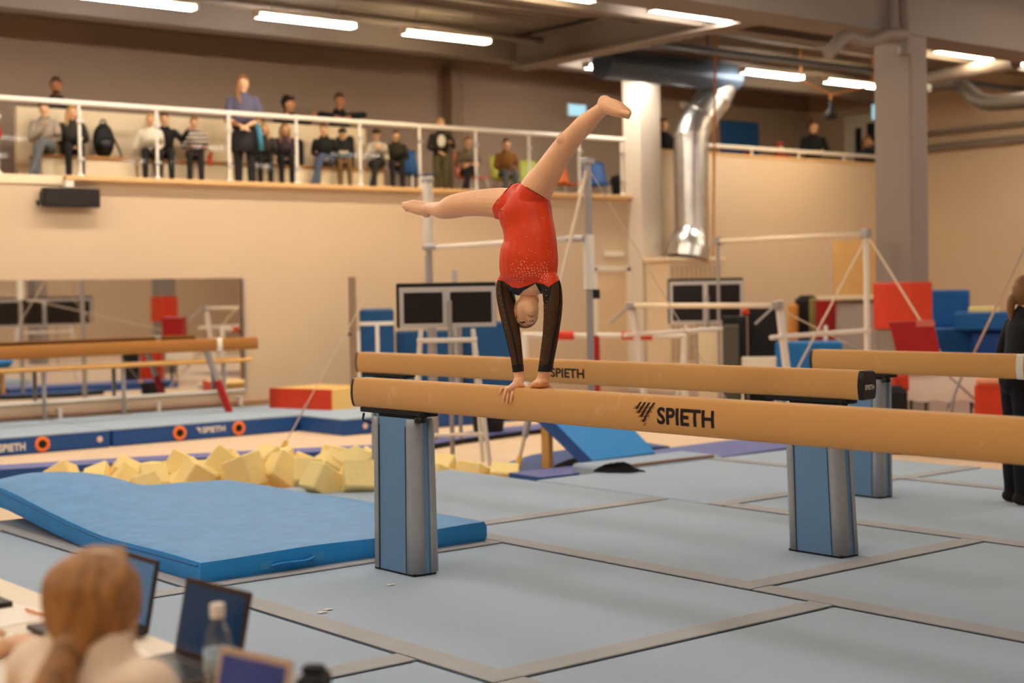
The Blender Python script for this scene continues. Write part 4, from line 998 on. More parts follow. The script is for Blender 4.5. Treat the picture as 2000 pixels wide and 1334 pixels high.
def person(label, loc, rz=0, pose='sit', s=1.0, lean=.15, top=(60, 60, 60), legs=(40, 40, 44), shoes=(40, 36, 34), skin=0, hair='brown', hstyle='short', arms=None, cross=False, foot_z=-.45, head_turn=0.0, head_tilt=0.0, topmat=None, knee_w=.10, bare_legs=False, cap=None, group='spectators on the gallery', extra=None, voxel=.0135, beard=False, skirt=None, name='person', neck=0.0):
    t = thing(name, label, 'person', loc, rz, group)
    B = Body(); hip0 = (0, 0, .1) if pose == 'sit' else (0, 0, .93)
    up = lambda v: rotx((v[0], v[1], v[2]), lean, hip0)     # upper body leans towards -y
    z0 = .0 if pose == 'sit' else .83
    if pose == 'sit':
        foot = foot_z/s+.06
        for i, sx in enumerate((-1, 1)):
            k = (sx*knee_w, -.43, .10); a = (sx*(knee_w+.01), -.42, foot)
            if cross and i == 1: k = (-.01, -.44, .17); a = (-.20, -.50, foot+.20)
            B.limb([(sx*.085, 0, .10), (sx*(knee_w+.085)/2, -.22, .115), k], [.085, .078, .058], 'legs')
            B.limb([k, tuple((np.array(k)*.55+np.array(a)*.45)+np.array((0, .02, 0))), a], [.056, .052, .036], 'skin' if bare_legs else 'legs')
            B.limb([(a[0], a[1]+.03, a[2]-.02), (a[0], a[1]-.08, a[2]-.035), (a[0]+sx*.01, a[1]-.17, a[2]-.04)], [(.04, .035), (.043, .03), (.035, .02)], 'shoes', side=(1, 0, 0))
        B.ball((0, .02, .09), (.17, .13, .10), 'legs')
    else:
        for sx in (-1, 1):
            B.limb([(sx*.085, 0, .9), (sx*.09, -.01, .68), (sx*.09, -.015, .49)], [.085, .075, .057], 'legs')
            B.limb([(sx*.09, -.015, .49), (sx*.09, .015, .33), (sx*.09, .02, .09)], [.055, .054, .036], 'skin' if bare_legs else 'legs')
            B.limb([(sx*.09, .04, .05), (sx*.095, -.07, .035), (sx*.10, -.16, .03)], [(.04, .04), (.043, .034), (.036, .022)], 'shoes', side=(1, 0, 0))
        B.ball((0, .0, .92), (.165, .12, .12), 'legs')
    # torso
    sec = [((0, .01, z0+.12), (.155, .105), 'top'), ((0, 0, z0+.25), (.14, .10), 'top'), ((0, -.01, z0+.38), (.158, .108), 'top'), ((0, 0, z0+.49), (.165, .10), 'top'), ((0, .01, z0+.555), (.10, .075), 'top')]
    B.limb([up(p) for p, r, q in sec], [r for p, r, q in sec], [q for p, r, q in sec], side=(1, 0, 0), n=5, seg=16)
    hc = Vector(up((0, -.01, z0+.73+neck)))
    nb = Vector(up((0, .01, z0+.55)))
    B.limb([nb, nb.lerp(hc, .6)], [.052, .048], 'skin')
    # head
    ht = Matrix.Rotation(head_turn, 4, 'Z') @ Matrix.Rotation(head_tilt, 4, 'X')
    hp = lambda v: tuple(hc+(ht @ Vector(v)))
    B.limb([hp((0, .005, .075)), hp((0, .005, .045)), hp((0, 0, 0)), hp((0, -.015, -.06)), hp((0, -.03, -.10))], [(.058, .072), (.075, .092), (.075, .092), (.06, .075), (.032, .035)], 'skin', side=tuple(ht @ Vector((1, 0, 0))), n=4, seg=14)
    B.limb([hp((0, -.085, .02)), hp((0, -.104, -.025))], [.012, .016], 'skin', n=3, seg=8)
    for sx in (-1, 1): B.ball(hp((sx*.076, .01, -.01)), (.012, .022, .03), 'skin')
    # arms
    A = arms or {}
    for i, sx in enumerate((-1, 1)):
        sh = Vector(up((sx*.165, .0, z0+.5)))
        dflt = (((sx*.235, -.06, z0+.27), (sx*.1, -.30, z0+.16)) if pose == 'sit' else ((sx*.225, .02, z0+.24), (sx*.22, -.06, z0+.02)))
        el, wr = A.get('LR'[i == 0], dflt) if A else dflt
        el = Vector(el); wr = Vector(wr)
        B.limb([sh, sh.lerp(el, .5)+Vector((sx*.008, 0, 0)), el], [.058, .05, .042], 'top')
        ft = 'skin' if (A.get('bare')) else 'top'
        B.limb([el, el.lerp(wr, .45), wr], [.042, .038, .027], ft)
        d = (wr-el).normalized(); fingers(B, wr-d*.01, wr+d*.1)
    V, Nn, Fv, T = B.mesh(voxel/s, 5)
    V = V*s; 
    body = np_obj('body', V, Fv, SKINS[skin], t)
    shell('top', V, Nn, Fv, T == 'top', .008, topmat or cloth(top), t)
    shell('trousers', V, Nn, Fv, T == 'legs', .007, cloth(legs), t)
    shell('shoes', V, Nn, Fv, T == 'shoes', .006, cloth(shoes), t)
    # face
    f = MB()
    for sx in (-1, 1): f.ball(Vector(hp((sx*.031, -.083, .018)))*s, (.012*s, .008*s, .008*s), 8, 6)
    f.build('eyes', EYE, body, smooth=True)
    MB().ball(Vector(hp((0, -.086, -.062)))*s, (.022*s, .01*s, .006*s), 8, 6).build('mouth', LIP, body, smooth=True)
    # hair
    if hair:
        Hb = Body()
        Hb.limb([hp((0, .028, .085)), hp((0, .025, .055)), hp((0, .035, .0)), hp((0, .035, -.05))], [(.066, .074), (.084, .092), (.084, .078), (.06, .05)], 'h', side=tuple(ht @ Vector((1, 0, 0))), n=4, seg=14)
        Hb.limb([hp((-.05, -.06, .075)), hp((0, -.075, .095)), hp((.05, -.06, .075))], [.022, .026, .022], 'h', n=3, seg=8)
        if hstyle == 'long':
            for sx in (-1, 1):
                Hb.limb([hp((sx*.06, .02, .06)), hp((sx*.085, .015, -.02)), hp((sx*.088, .0, -.13)), tuple(Vector(hp((sx*.09, 0, -.13)))+Vector((0, -.03, -.14)))], [.03, .034, .036, .02], 'h', n=4, seg=10)
            Hb.limb([hp((0, .07, .02)), hp((0, .085, -.1)), hp((0, .09, -.22))], [(.06, .035), (.075, .035), (.06, .02)], 'h', side=(1, 0, 0))
        if hstyle == 'side':
            Hb.limb([hp((-.05, .02, .06)), hp((-.075, -.01, -.05)), hp((-.075, -.06, -.16)), hp((-.045, -.10, -.27))], [.032, .034, .036, .02], 'h', n=4, seg=10)
        if hstyle == 'tail':
            Hb.limb([hp((0, .085, .0)), hp((0, .12, -.03)), hp((0, .128, -.12)), hp((0, .10, -.24))], [.024, .03, .032, .012], 'h', n=4, seg=10)
        if hstyle == 'bun': Hb.ball(hp((0, .07, .11)), .045, 'h')
        v2, n2, f2, _ = Hb.mesh(.012/s, 3); np_obj('hair', v2*s, f2, HAIRS[hair], t)
    if beard:
        v = MB().ball(Vector(hp((0, -.05, -.085)))*s, (.05*s, .045*s, .03*s), 10, 8).build('beard', HAIRS[hair or 'brown'], body, smooth=True)
    if cap:
        c = col('cap_%d_%d_%d' % cap, cap, rough=.8)
        m = Matrix.Translation(hc*s) @ ht
        k = MB().lathe([(.092*s, .04*s), (.096*s, .07*s), (.08*s, .115*s), (.03*s, .14*s)], 16).xf(m).build('cap', c, t, smooth=True)
        MB().add([tuple(m @ Vector((.075*s*math.cos(a), -.06*s-.11*s*math.sin(a), .045*s-.02*s*math.sin(a)))) for a in [PI*i/8 for i in range(9)]], [tuple(range(9))]).build('peak', c, k)
    if skirt:
        c = cloth(skirt)
        MB().lathe([(.19*s, .62*s), (.185*s, .8*s), (.16*s, 1.0*s), (.13*s, 1.0*s), (.15*s, .65*s)], 20).build('skirt', c, t, smooth=True)
    if extra: extra(t, s, hp, z0)
    return t
SEAT = 3.40
def seated(px, py_top, label, y=19.02, seat=SEAT, **k):
    """sits on the gallery bench with the crown at the photo's height"""
    p = at(px, py_top, y=y-.12); lean = k.get('lean', .15)
    s = max(.68, min(1.02, (p.z-seat)/(.10+.79*math.cos(lean))))
    return person(label, (p.x, y, seat-.01), k.pop('rz', -.45), 'sit', s, foot_z=BF-seat+.02, **k)
seated(-22, 205, 'person in a red jacket cut off by the left edge of the gallery', top=(186, 40, 30), legs=(34, 32, 36), hair='brown', y=18.8)
seated(93, 192, 'seated man in a light grey jumper with crossed legs and blue shoes', top=(170, 152, 132), legs=(104, 106, 108), shoes=(46, 78, 130), hair='brown', cross=True, arms={'R': ((-.2, -.2, .22), (-.02, -.22, .44)), 'L': ((.22, -.14, .24), (-.02, -.28, .2))}, lean=.1)
seated(146, 200, 'seated woman with long blond hair and a dark jacket', top=(52, 48, 40), legs=(30, 28, 28), hair='blond', hstyle='long', rz=-.3)
seated(300, 217, 'blond child in a white shirt leaning on the bench', top=(236, 222, 196), legs=(34, 30, 30), hair='blond', hstyle='short', arms={'R': ((-.27, .0, .28), (-.26, -.08, .02)), 'L': ((.22, -.1, .26), (.1, -.28, .16))}, y=18.98)
seated(328, 214, 'man in black stretching one arm with a phone', top=(26, 24, 26), legs=(38, 36, 38), hair='brown', arms={'R': ((-.23, -.05, .26), (-.1, -.28, .16)), 'L': ((.30, -.2, .34), (.42, -.36, .52))}, y=19.1)
def red_lap(t, s, hp, z0):
    v = []
    for j in range(7):
        for i in range(9):
            u = i/8-.5; w_ = j/6
            v.append((u*.5*s+.08*s, (-.12-.36*w_)*s, (.24-.2*max(0, abs(u)*2-.55)*1.6-.10*max(0, w_-.8)+.012*math.sin(i*2+j))*s))
    o = MB().add(v, [(j*9+i, j*9+i+1, (j+1)*9+i+1, (j+1)*9+i) for j in range(6) for i in range(8)]).build('lap_jacket', col('red_jacket', (206, 66, 44), rough=.8), t, smooth=True)
    MB().box(.24*s, .32*s, -.36*s, -.24*s, -.12*s, .12*s, .03).build('jacket_sleeve', MATS['red_jacket'], t)
seated(386, 222, 'seated woman in a striped jumper with a red jacket on her lap', topmat=stripes(), legs=(36, 32, 32), shoes=(230, 214, 196), hair='dblond', hstyle='bun', extra=red_lap)
def teal(t, s, hp, z0):
    MB().tube([(.18*s, -.16*s, 1.0*s), (.21*s, -.18*s, .85*s), (.23*s, -.16*s, .62*s)], [.04, .075, .06], 10, flat=.5).build('held_jacket', col('teal_jacket', (60, 132, 156), rough=.8), t, smooth=True)
p = at(474, 145, y=18.52)
person('standing woman with long hair in a blue grey top holding a teal jacket', (p.x, 18.52, BF), -.5, 'stand', (p.z-BF)/1.695, lean=0, top=(96, 92, 112), legs=(36, 34, 36), hair='dblond', hstyle='side', arms={'R': ((-.23, -.05, 1.06), (-.04, -.2, .96)), 'L': ((.23, -.05, 1.06), (.06, -.2, .97)), 'bare': 1}, skirt=(44, 42, 46), bare_legs=False, extra=teal)
seated(522, 235, 'small girl with long blond hair seated beside the standing woman', top=(60, 52, 46), legs=(34, 32, 30), hair='blond', hstyle='long', y=19.05)
seated(563, 236, 'seated woman with long blond hair in a dark purple jacket', top=(70, 52, 58), legs=(32, 28, 30), hair='dblond', hstyle='long', lean=.2)
seated(643, 238, 'man in a black jumper and jeans leaning forward on the bench', top=(36, 32, 30), legs=(84, 96, 122), hair='brown', lean=.35, cross=True, rz=-.7)
seated(676, 246, 'boy in a black cap and black shirt with a pale print', top=(34, 30, 28), legs=(120, 92, 58), hair='brown', cap=(20, 18, 18), extra=lambda t, s, hp, z0: MB().box(-.11*s, .11*s, -.165*s, -.15*s, .30*s, .36*s, .01).build('chest_print', col('pale_print', (214, 186, 150), rough=.8), t))
seated(742, 248, 'man in a black cap and pale grey jumper with hands at his mouth', top=(196, 180, 160), legs=(44, 42, 42), hair='brown', cap=(22, 20, 20), arms={'R': ((-.2, -.26, .2), (-.03, -.25, .42)), 'L': ((.2, -.26, .2), (.04, -.25, .42))}, lean=.22, cross=True)
seated(781, 250, 'man in a dark olive shirt with folded hands near the blue chair', top=(52, 44, 30), legs=(38, 36, 36), hair='brown', lean=.18, rz=-.55)
p = at(860, 230, y=18.75)
person('blond person standing in an open dark jacket over a white shirt', (p.x, 18.75, BF), -.5, 'stand', (p.z-BF)/1.695, lean=.0, top=(48, 42, 32), legs=(92, 82, 50), hair='blond', hstyle='short', arms={'R': ((-.24, -.02, 1.1), (-.06, -.2, 1.0)), 'L': ((.25, -.06, 1.12), (.16, -.26, 1.18))}, extra=lambda t, s, hp, z0: MB().ball((0, -.105*s, 1.22*s), (.085*s, .03*s, .13*s), 12, 8).build('white_shirt', WHITE, t, smooth=True))
seated(921, 262, 'man in a grey shirt sitting on the orange chair', top=(120, 108, 88), legs=(36, 34, 34), hair='dblond', y=19.0, seat=BF+.45, cross=True, arms={'R': ((-.24, -.1, .25), (.0, -.3, .26)), 'L': ((.22, -.12, .26), (-.04, -.28, .22)), 'bare': 1})
seated(996, 266, 'man in a brown shirt and jeans sitting on the lime chair', top=(134, 88, 40), legs=(96, 100, 104), hair='brown', y=19.1, seat=BF+.45)
# behind the parapet
def behind(px, py_top, label, y=19.75, **k):
    p = at(px, py_top, y=y); s = 1.0; seat = p.z-.885
    return person(label, (p.x, y, seat), k.pop('rz', -.4), 'sit', s, lean=k.pop('lean', .06), foot_z=BF-seat+.02, **k)
behind(109, 147, 'man with sunglasses on his head behind the parapet at the left', top=(56, 50, 46), legs=(40, 40, 44), hair='brown', skin=2, beard=True)
behind(562, 184, 'dark haired man in profile behind the parapet pointing right', top=(26, 26, 24), legs=(40, 40, 44), hair='dark', skin=1, head_turn=1.1, arms={'R': ((-.23, -.06, .3), (-.1, -.2, .5)), 'L': ((.26, -.22, .42), (.32, -.38, .52))})
behind(660, 179, 'man in black resting both elbows on the parapet', top=(26, 26, 30), legs=(40, 40, 44), hair='brown', skin=1, arms={'R': ((-.33, -.24, .50), (-.12, -.34, .46)), 'L': ((.36, -.24, .50), (.12, -.34, .46))}, lean=.18)
# right gallery
def onright(px, py_top, label, y=18.75, **k):
    p = at(px, py_top, y=y); s = (p.z-BF)/1.695
    return person(label, (p.x, y, BF), k.pop('rz', -.7), 'stand', s, lean=k.pop('lean', .05), group='spectators on the right gallery', **k)
onright(1296, 230, 'woman in black standing beside the pale column', top=(24, 22, 24), legs=(40, 40, 44), hair='brown', arms={'R': ((-.22, -.1, 1.1), (-.06, -.26, 1.08)), 'L': ((.22, -.1, 1.1), (.04, -.26, 1.06))})
onright(1588, 234, 'woman with tied hair in a black jumper leaning on the right gallery rail', top=(22, 22, 24), legs=(40, 40, 44), hair='brown', hstyle='bun', head_turn=.5, head_tilt=.2, arms={'R': ((-.22, -.12, 1.12), (-.02, -.30, 1.10)), 'L': ((.22, -.12, 1.12), (.1, -.30, 1.10))})
onright(1693, 264, 'woman in dark blue holding a hand to her face beside the column', top=(44, 46, 56), legs=(40, 40, 44), hair='dblond', hstyle='long', arms={'R': ((-.24, -.1, 1.1), (-.08, -.26, 1.02)), 'L': ((.24, -.22, 1.16), (.08, -.16, 1.46))})
onright(1520, 277, 'child in red leaning over the right gallery parapet', top=(150, 50, 38), legs=(40, 40, 44), hair='brown', cap=(176, 60, 44), lean=.2, arms={'R': ((-.2, -.18, 1.16), (-.05, -.34, 1.12)), 'L': ((.24, -.2, 1.18), (.36, -.34, 1.12))})
# girl at the rear beam
p = at(2000, 690, x=8.85)
person('girl in a black tracksuit with a blond ponytail leaning on the rear beam', (8.98, 5.685, 0), 1.0, 'stand', .91, lean=.12, top=(22, 24, 28), legs=(22, 22, 28), hair='dblond', hstyle='tail', voxel=.011, group=None, head_turn=-.1,
       arms={'R': ((-.28, -.12, 1.16), (-.18, -.30, 1.13)), 'L': ((.26, .0, 1.12), (.2, -.22, 1.13))})
# ================================================================== THE GYMNAST
def to_px(V):
    D = V-np.array(CAMP); z = D@np.array(CF)
    return 1000+F_PX*(D@np.array(CR))/z, 667-F_PX*(D@np.array(CU))/z, z
def inside(px, py, poly):
    r = np.zeros(len(px), bool); n = len(poly)
    for i in range(n):
        x1, y1 = poly[i]; x2, y2 = poly[(i+1) % n]
        c = ((y1 > py) != (y2 > py)) & (px < (x2-x1)*(py-y1)/(y2-y1+1e-12)+x1)
        r ^= c
    return r
def G(px, py, x=4.585): return tuple(at(px, py, x=x))
LAT = (.17, -.985, 0)
B = Body()
# torso, from shoulders (low) to pelvis (high)
B.limb([G(1031, 552), G(1031, 535), G(1033, 500), G(1035, 470), G(1031, 440), G(1025, 412), G(1021, 394), G(1013, 384)],
       [(.125, .07), (.158, .092), (.158, .104), (.143, .094), (.137, .09), (.142, .098), (.114, .088), (.066, .062)], 'leo', side=LAT, n=6, seg=20)
# arms
B.limb([G(998, 540, 4.58), G(987, 562, 4.575), G(991, 600, 4.575), G(1001, 650, 4.575), G(1008, 690, 4.58), G(1012, 722, 4.583), G(1014, 742, 4.585)], [.05, .044, .043, .036, .029, .0245, .025], ['arm']*7, n=6)
B.limb([G(1066, 540, 4.60), G(1077, 562, 4.605), G(1080, 600, 4.605), G(1076, 650, 4.605), G(1070, 690, 4.60), G(1065, 722, 4.60), G(1060, 742, 4.598)], [.05, .046, .043, .037, .034, .031, .03], ['arm']*7, n=6)
# hand draped over the near side of the beam
B.limb([G(1014, 740, 4.585), G(1011, 749, 4.572), G(1003, 755, 4.556), G(995, 759, 4.543)], [(.024, .025), (.026, .028), (.02, .036), (.015, .036)], 'arm', side=(0, 0, 1), n=4)
for a, b, c, r in (((983, 755), (978, 763), (975.5, 770), .0066), ((989, 758), (985, 773), (982.5, 785), .0072), ((995.5, 760), (991.5, 776), (990, 789), .0072), ((1002, 762), (999, 776), (997.5, 786), .007)):
    B.limb([G(*a, 4.545), G(*b, 4.521), G(*c, 4.518)], [r*1.25, r*1.02, r*.85], 'arm', n=4, seg=10)
B.limb([G(1015, 750, 4.57), G(1020, 754, 4.585), G(1023, 755, 4.60)], [.014, .012, .010], 'arm', n=3, seg=8)
# other hand flat on top, fingers over the far side
B.limb([G(1060, 740, 4.598), G(1057, 748, 4.592), G(1054, 751, 4.61), G(1053, 751, 4.635)], [(.03, .03), (.025, .042), (.019, .046), (.015, .044)], 'arm', side=(0, 0, 1), n=4)
for k, dy in enumerate((.036, .012, -.012, -.036)):
    q = Vector(G(1053, 751, 4.635)); B.limb([q+Vector((0, dy, 0)), q+Vector((.032, dy*1.15, -.012)), q+Vector((.042, dy*1.2, -.055))], [.0115, .0105, .009], 'arm', n=3, seg=8)
B.limb([G(1050, 748, 4.59), G(1042, 752, 4.58), G(1037, 754, 4.582)], [.018, .015, .011], 'arm', n=3, seg=8)
# horizontal leg
B.limb([G(1000, 400, 4.58), G(975, 397, 4.575), G(945, 396, 4.572), G(908, 399, 4.572), G(884, 404, 4.575), G(864, 410, 4.60), G(848, 408, 4.66), G(836, 406, 4.70)], [.080, .076, .068, .062, .060, .046, .036, .029], 'leg', n=6, seg=20)
B.ball(G(878, 398, 4.56), (.03, .03, .028), 'leg')
B.limb([G(836, 409, 4.70), G(820, 406, 4.72), G(805, 403, 4.735), G(794, 402, 4.745)], [(.032, .03), (.040, .032), (.036, .034), (.022, .03)], 'leg', side=(0, 0, 1), n=4)
B.ball(G(833, 418, 4.705), (.022, .03, .02), 'leg')
for k in range(5): B.limb([G(796+k*1.2, 397+k*3.2, 4.735), G(787+k*1.8, 397+k*3.4, 4.74)], [.012, .010], 'leg', n=2, seg=8)
# raised leg
B.limb([G(1034, 398, 4.59), G(1048, 370, 4.595), G(1068, 340, 4.60), G(1090, 305, 4.605), G(1108, 280, 4.61), G(1122, 264, 4.612), G(1143, 242, 4.615), G(1165, 222, 4.62), G(1178, 212, 4.62)], [.082, .080, .068, .058, .053, .048, .046, .035, .032], 'leg', n=6, seg=20)
B.ball(G(1100, 272, 4.58), (.032, .032, .03), 'leg')
B.limb([G(1181, 200, 4.62), G(1186, 206, 4.62), G(1203, 212, 4.615), G(1220, 220, 4.61)], [(.034, .034), (.038, .038), (.036, .038), (.036, .026)], 'leg', side=(1, 0, 0), n=4)
B.ball(G(1181, 202, 4.625), (.034, .034, .034), 'leg')
for k in range(5): B.limb([G(1219, 219, 4.585+.014*k), G(1229-k*.8, 222+k*1.6, 4.58+.014*k)], [.013, .0115], 'leg', n=2, seg=8)
# neck and head: thrown back, underside of the chin towards the camera, face towards the beam
Dv = Vector((.63, .777, 0)); Rv = Vector((.777, -.63, 0)); Zv = Vector((0, 0, 1))
def Hd(px, py, back=0.0): return Vector(at(px, py, x=4.585))+Dv*(back+.045*min(1, max(0, (py-555)/30)))
B.limb([Hd(1036, 545), Hd(1035, 566), Hd(1033, 586, .01)], [.046, .041, .046], 'head')
HC = Hd(1028, 606, .03)
B.limb([Hd(1032, 597, -.05), Hd(1031, 601, -.02), Hd(1030, 606, .03), Hd(1029, 606, .08), Hd(1028, 604, .11)], [(.044, .042), (.052, .058), (.057, .074), (.057, .076), (.038, .05)], 'head', side=tuple(Rv), n=5, seg=18)
B.limb([Hd(1036, 595, -.055), Hd(1038, 606, -.06)], [.036, .034], 'head', n=3)          # chin
B.limb([Hd(1041, 617, -.045), Hd(1038, 620, -.03)], [.022, .024], 'head', n=3)          # lips
B.limb([Hd(1039, 622, -.03), Hd(1038, 628, -.035)], [.014, .015], 'head', n=3, seg=8)   # nose
B.ball(Hd(1025, 621, .0), (.036, .036, .04), 'head')                                     # cheek and brow
B.ball(Hd(1048.5, 587, .03), (.014, .014, .02), 'head')
V, Nn, Fv, T = B.mesh(.004, 5)
cen = V[Fv].mean(1); qx, qy, qz = to_px(cen)
t = thing('person', 'gymnast in a red leotard doing a cartwheel handstand on the front beam', 'person', (4.585, 5.52, 1.032))
off = np.array(t.location)
V = V-off
SKG = col('gymnast_skin', (244, 186, 140), rough=.5, noise=.06, nscale=14, spec=.35)
body = np_obj('body', V, Fv, SKG, t)
def snap_border(o, poly, off, reach=7):
    """moves the ragged rim of a garment onto its clean hem line"""
    me = o.data; cnt = {}
    for p in me.polygons:
        for e in p.edge_keys: cnt[e] = cnt.get(e, 0)+1
    rim = {i for e, c in cnt.items() if c == 1 for i in e}
    for i in rim:
        v = np.array(me.vertices[i].co)+off; x, y, z = to_px(v[None]); x, y, z = x[0], y[0], z[0]; best = None
        for (x1, y1), (x2, y2) in zip(poly, poly[1:]+poly[:1]):
            L = (x2-x1)**2+(y2-y1)**2; u = max(0, min(1, ((x-x1)*(x2-x1)+(y-y1)*(y2-y1))/L)); qx_, qy_ = x1+u*(x2-x1), y1+u*(y2-y1)
            d = math.hypot(qx_-x, qy_-y)
            if best is None or d < best[0]: best = (d, qx_, qy_)
        if best[0] < reach: me.vertices[i].co = Vector(me.vertices[i].co)+CR*((best[1]-x)*z/F_PX)-CU*((best[2]-y)*z/F_PX)
leo_poly = [(961, 407), (966, 396), (1001, 357), (1005, 348), (1012, 348), (1016, 358), (1040, 374), (1077, 394), (1084, 440), (1096, 480), (1100, 548), (1092, 547), (1078, 556), (1071, 561), (1062, 555), (1046, 552), (1030, 558), (1014, 563), (1000, 561), (985, 549), (968, 546), (960, 500), (975, 455), (978, 441), (968, 431)]
isleo = inside(qx, qy, leo_poly) & (T != 'head') & ~((T == 'leg') & (qx < 958))
cuff = ((T == 'arm') & (qy > 712) & (qy < 727))
slv = (T == 'arm') & (qy < 713) & ~isleo
YK = [[(990, 552), (1000, 561), (1014, 563), (1030, 558), (1041, 552), (1042, 556), (1022, 568), (1011, 580), (1004, 596), (998, 575)], [(1044, 551), (1062, 555), (1071, 561), (1080, 553), (1072, 578), (1064, 596), (1058, 576), (1050, 562)]]
yoke = (inside(qx, qy, YK[0]) | inside(qx, qy, YK[1])) & ((T == 'leo') | (T == 'arm')) & ~isleo
slv = (slv | ((T == 'leo') & ~isleo & (qy > 535) & ((qx < 1012) | (qx > 1060)))) & ~yoke
REDL = col('red_leotard_lycra', (228, 62, 12), rough=.46, noise=.08, nscale=10)
leo = shell('leotard', V, Nn, Fv, isleo, .0035, REDL, t); snap_border(leo, leo_poly, off); leo['label'] = 'red leotard body'
sh = shell('sleeves', V, Nn, Fv, slv, .003, gauze('black_sheer_mesh', srgb(16, 11, 9), .70), t); sh['label'] = 'sheer black mesh sleeves'
cf = shell('cuffs', V, Nn, Fv, cuff, .0045, col('black_lycra', (12, 11, 12), rough=.6), t)
for P_ in ([(985, 714), (1035, 711), (1035, 724), (985, 729)], [(1040, 712), (1095, 714), (1095, 727), (1040, 723)]): snap_border(cf, P_, off, 5)
yk = shell('yoke', V, Nn, Fv, yoke, .0032, MATS['black_lycra'], t)
for P_ in YK: snap_border(yk, P_, off, 5)
Vx, Vy, Vz = to_px(V+off)
LB = np.zeros(len(V), bool)
def surf(px, py, lift=.004):
    d = (Vx-px)**2+(Vy-py)**2; k = np.where(d < 16)[0]
    if len(k) == 0: k = np.array([d.argmin()])
    k = k[Vz[k] < Vz[k].min()+.03]
    i = k[d[k].argmin()]
    v = CF+CR*((px-1000)/F_PX)-CU*((py-667)/F_PX)
    return CAMP+v*(Vz[i]-lift)-Vector(off)
sm = MB()
for path in ([(979, 549), (981, 575), (987, 605), (995, 635), (1002, 660), (1008, 690), (1012, 714)], [(1092, 549), (1094, 575), (1092, 605), (1087, 640), (1081, 670), (1077, 695), (1073, 714)]):
    sm.tube([surf(*p, .003) for p in path], .004, 6)
sm.build('sleeve_seams', MATS['black_lycra'], sh)
st = MB()
def stone(px, py, r=.0027):
    if ((Vx-px)**2+(Vy-py)**2).min() > 4: return
    p = surf(px, py, .0045); st.add([p+Vector(d)*r for d in ((1, 0, 0), (-1, 0, 0), (0, 1, 0), (0, -1, 0), (0, 0, 1), (0, 0, -1))], [(0, 2, 4), (2, 1, 4), (1, 3, 4), (3, 0, 4), (2, 0, 5), (1, 2, 5), (3, 1, 5), (0, 3, 5)])
rr = random.Random(3)
for j, y in enumerate(range(524, 552, 5)):
    wdt = 34+ (4-abs(j-3))*2
    x = 1036-wdt+(j % 2)*3
    while x < 1036+wdt:
        dip = abs(x-1040)*.12
        if y+0 < 548+dip*.5 and not (abs(x-1040) < 14 and y > 540): stone(x+rr.uniform(-1.5, 1.5), y+rr.uniform(-1.2, 1.2)+dip*.3)
        x += 6.2
for _ in range(34): stone(rr.uniform(990, 1082), rr.gauss(514, 5), .0022)
for _ in range(26): stone(rr.uniform(992, 1078), rr.uniform(425, 505), .0018)
for i in range(14):
    u = i/13; stone(971+u*28+4*math.sin(u*5), 560+u*150, .0024)
    stone(1066-u*8+2*math.sin(i), 566+u*148, .0024)
    if i % 2: stone(1076-u*8, 572+u*130, .0018)
rs = st.build('rhinestones', col('white_crystal', (255, 244, 226), rough=.15, spec=.9), leo); rs['kind'] = 'stuff'
lg = MB()
lg.tube([surf(*p, .008) for p in ((976, 410), (980, 411), (979, 415), (976, 416), (979, 421), (980, 426), (977, 430))], .0022, 6)
lg.build('hip_logo', MATS['black_lycra'], leo)
# leg-line trim of the leotard
tr = MB()
for P_ in (((963, 404), (972, 391), (985, 376), (1000, 359)), ((1014, 357), (1030, 367), (1045, 376), (1060, 385), (1074, 393))):
    MB().tube([surf(*p, .005) for p in P_], .0024, 6).build('leg_trim', col('dark_red_trim', (120, 18, 14), rough=.6), leo)
# face and hair
o3 = Vector(off)
def face_pt(px, py, lift=.002): return surf(px, py, lift)
f = MB()
f.tube([face_pt(*q, .001) for q in ((1014, 628.5), (1018, 630), (1022, 630), (1026, 628.5))], [.0015, .0045, .0045, .0015], 8)
f.build('closed_eye', EYE, body, smooth=True)
MB().tube([face_pt(*q, .001) for q in ((1013, 634), (1019, 636.5), (1026, 636.5))], [.002, .004, .002], 8).build('eyebrow', HAIRS['dblond'], body, smooth=True)
MB().tube([face_pt(*q) for q in ((1031, 614.5), (1033, 616.8), (1035.5, 618.4), (1038, 619), (1041, 618.6), (1044, 617))], [.0012, .0018, .0022, .0022, .0018, .0012], 6).build('mouth', LIP, body, smooth=True)
f = MB()
for q in ((1035.5, 627.5), (1040.5, 626.5)): f.ball(face_pt(*q, 0), .0036, 8, 6)
f.build('nostrils', EYE, body, smooth=True)
Hb = Body(); hc = HC+Dv*.045-Zv*.012-Rv*.006
Hb.limb([hc-Dv*.03-Zv*.016, hc+Dv*.01-Zv*.004, hc+Dv*.06], [(.058, .066), (.068, .078), (.05, .055)], 'h', side=tuple(Rv), n=5, seg=16)
Hb.ball(hc+Dv*.09+Zv*.02, .04, 'h')
v2, n2, f2, _ = Hb.mesh(.008, 3); np_obj('hair', v2-off, f2, HAIRS['dblond'], t)
